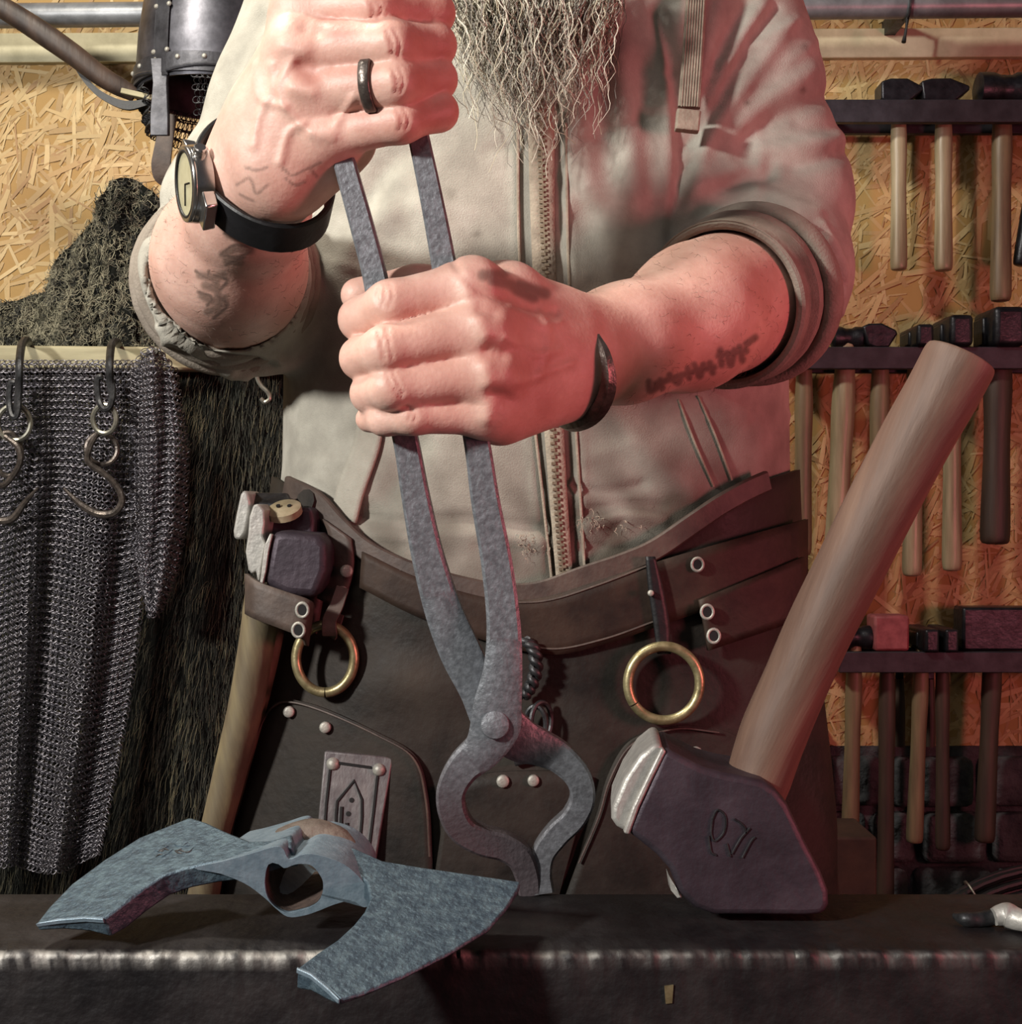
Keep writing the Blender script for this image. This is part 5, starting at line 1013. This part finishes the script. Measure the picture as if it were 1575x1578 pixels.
# resample the eye by angle so both outlines pair up
ce = np.array([450, 1367.]); ang = np.arctan2(*(O-ce).T[::-1]); ai = np.arctan2(*(I-ce).T[::-1]); od = np.argsort(ai)
Ir = np.stack([np.interp(ang, ai[od], I[od, k], period=6.283185) for k in (0, 1)], 1); inf_, _ = plane_hit(Ir, *sp)
back = np.array([0.004, .062, .004]); cen3 = of.mean(0)
ob = cen3+(of-cen3)*np.array([.80, 1, .86])+back; ib = inf_+back*1.0
vv_ = np.concatenate([of, inf_, ib, ob]); fq = [(a*n_+i, a*n_+(i+1) % n_, b*n_+(i+1) % n_, b*n_+i) for a, b in ((0, 1), (1, 2), (2, 3), (3, 0)) for i in range(n_)]
g = G(); g.add(vv_, fq); sock = obj('eye_socket', g, M['axeedge'], ax_, smooth=40, bevel=.0008)
ctr_ = inf_.mean(0); il = ctr_+(inf_-ctr_)*.985; g = G(); g.add(np.concatenate([il+back*.03, il+back*.99]), [(i, (i+1) % n_, n_+(i+1) % n_, n_+i) for i in range(n_)]); obj('eye_wall', g, M['lining'], sock, smooth=60)
bw = cr(np.array([P(416, 1306, .700), P(455, 1291, .708), P(500, 1289, .708), P(552, 1318, .698)]), 16)
obj('poll', sweep(bw, circ(14, 1, .75), np.interp(np.linspace(0, 1, 16), [0, .2, .5, .8, 1], [.004, .010, .012, .010, .004]), ref=(0, 0, 1)), M['scale'], ax_, smooth=180)
# ground bevels at the two heels, and the touch mark struck in the left bit
def facet(name, pix, tri_, lift, m): w, nn = plane_hit(pix, *tri_); nn = nn if nn[2] > 0 else -nn; obj(name, prism(w+nn*lift, w-nn*.002), M[m], ax_, bevel=.0003)
facet('ground_edge', [(55, 1424), (90, 1416), (130, 1413), (160, 1415), (159, 1418), (130, 1416), (90, 1419)], lt, .0004, 'axeedge')
facet('ground_edge', [(458, 1491), (480, 1500), (504, 1520), (524, 1541), (521, 1541), (502, 1523), (478, 1503), (457, 1494)], rt, .0004, 'axeedge')
for k in range(16):
    x, y = 242+rng.uniform(0, 58), 0; y = 1317-(x-242)*.22+rng.uniform(-8, 6); a = rng.uniform(-.9, .5); w, nn = plane_hit([(x-6*math.cos(a), y-6*math.sin(a)), (x, y+rng.uniform(-2, 2)), (x+6*math.cos(a), y+6*math.sin(a))], *lt); nn = nn if nn[2] > 0 else -nn
    obj('touch_mark', rod(w, [.0002, .0007, .0002], 6, 8), M['iron' if k % 2 else 'axe'], ax_)

# ------------------------------------------------------------------ big sledgehammer standing on its head
sl = thing('sledgehammer', 'big sledgehammer standing on its head, thick brown handle tilted right', 'hammer', P(1180, 1411, .71))
SD = .690
hp = [(1024, 1152), (1050, 1166), (1082, 1182), (1112, 1191), (1150, 1198), (1176, 1204), (1196, 1218), (1214, 1240), (1240, 1295), (1266, 1345), (1277, 1374), (1278, 1395), (1270, 1410), (1240, 1412), (1160, 1411), (1100, 1411), (1070, 1400), (1045, 1375), (1032, 1340), (1012, 1318), (985, 1296), (966, 1282)]
fr_ = PP([(x, y, SD) for x, y in hp]); obj('head', prism(fr_, fr_+np.array([.004, .062, .0]), True), M['sledge'], sl, bevel=.0035, seg=3)
fp = [(1012, 1143), (1024, 1153), (1000, 1200), (980, 1245), (967, 1284), (950, 1274), (942, 1262), (944, 1242), (962, 1200), (986, 1164)]
fr_ = PP([(x, y, SD+.002) for x, y in fp]); obj('striking_face', prism(fr_, fr_+np.array([.004, .056, 0])), M['bright'], sl, bevel=.003, seg=3)
fp = [(1020, 1152), (1027, 1158), (1006, 1200), (985, 1245), (970, 1287), (961, 1284), (975, 1244), (996, 1200)]
fr_ = PP([(x, y, SD-.0006) for x, y in fp]); obj('ground_chamfer', prism(fr_, fr_+np.array([0, .01, 0])), M['bright'], sl, bevel=.001)
q = cr(PP([(1158, 1240, .722), (1172, 1190, .722), (1192, 1130, .720), (1222, 1060, .717), (1262, 970, .712), (1312, 870, .706), (1362, 770, .699), (1412, 675, .692), (1452, 605, .687), (1476, 560, .684), (1483, 547, .6835)]), 70)
wd = np.interp(np.linspace(0, 1, 70), [0, .08, .2, .32, .5, .7, .9, .965, .985, 1], [.0158, .0178, .0185, .0180, .0186, .0190, .0192, .0186, .0172, .0145])
obj('handle', sweep(q, circ(24, 1, 1.05), wd), M['hickory'], sl, smooth=60)
w0 = P(1140, 1300, SD)-np.array([0, .0001, 0])
def pressed(pts, r=.0006): obj('pressed_mark', rod(PP([(x, y, SD-.0003) for x, y in pts]), r, 6, 24), M['iron'], sl)
pressed([(1098, 1262), (1106, 1248), (1118, 1258), (1116, 1282), (1102, 1296), (1096, 1284), (1098, 1262)]); pressed([(1092, 1288), (1096, 1312), (1104, 1318)]); pressed([(1132, 1262), (1146, 1272), (1150, 1284)]); pressed([(1128, 1316), (1142, 1292), (1156, 1276)]); pressed([(1144, 1322), (1158, 1296), (1164, 1290)]); pressed([(1120, 1300), (1126, 1320)])
w = PP([(1030, 1345, SD+.002), (1040, 1368, SD), (1052, 1384, SD), (1046, 1386, SD+.002), (1034, 1372, SD+.004)]); obj('burr', prism(w, w+np.array([0, .012, 0])), M['bright'], sl, bevel=.001)
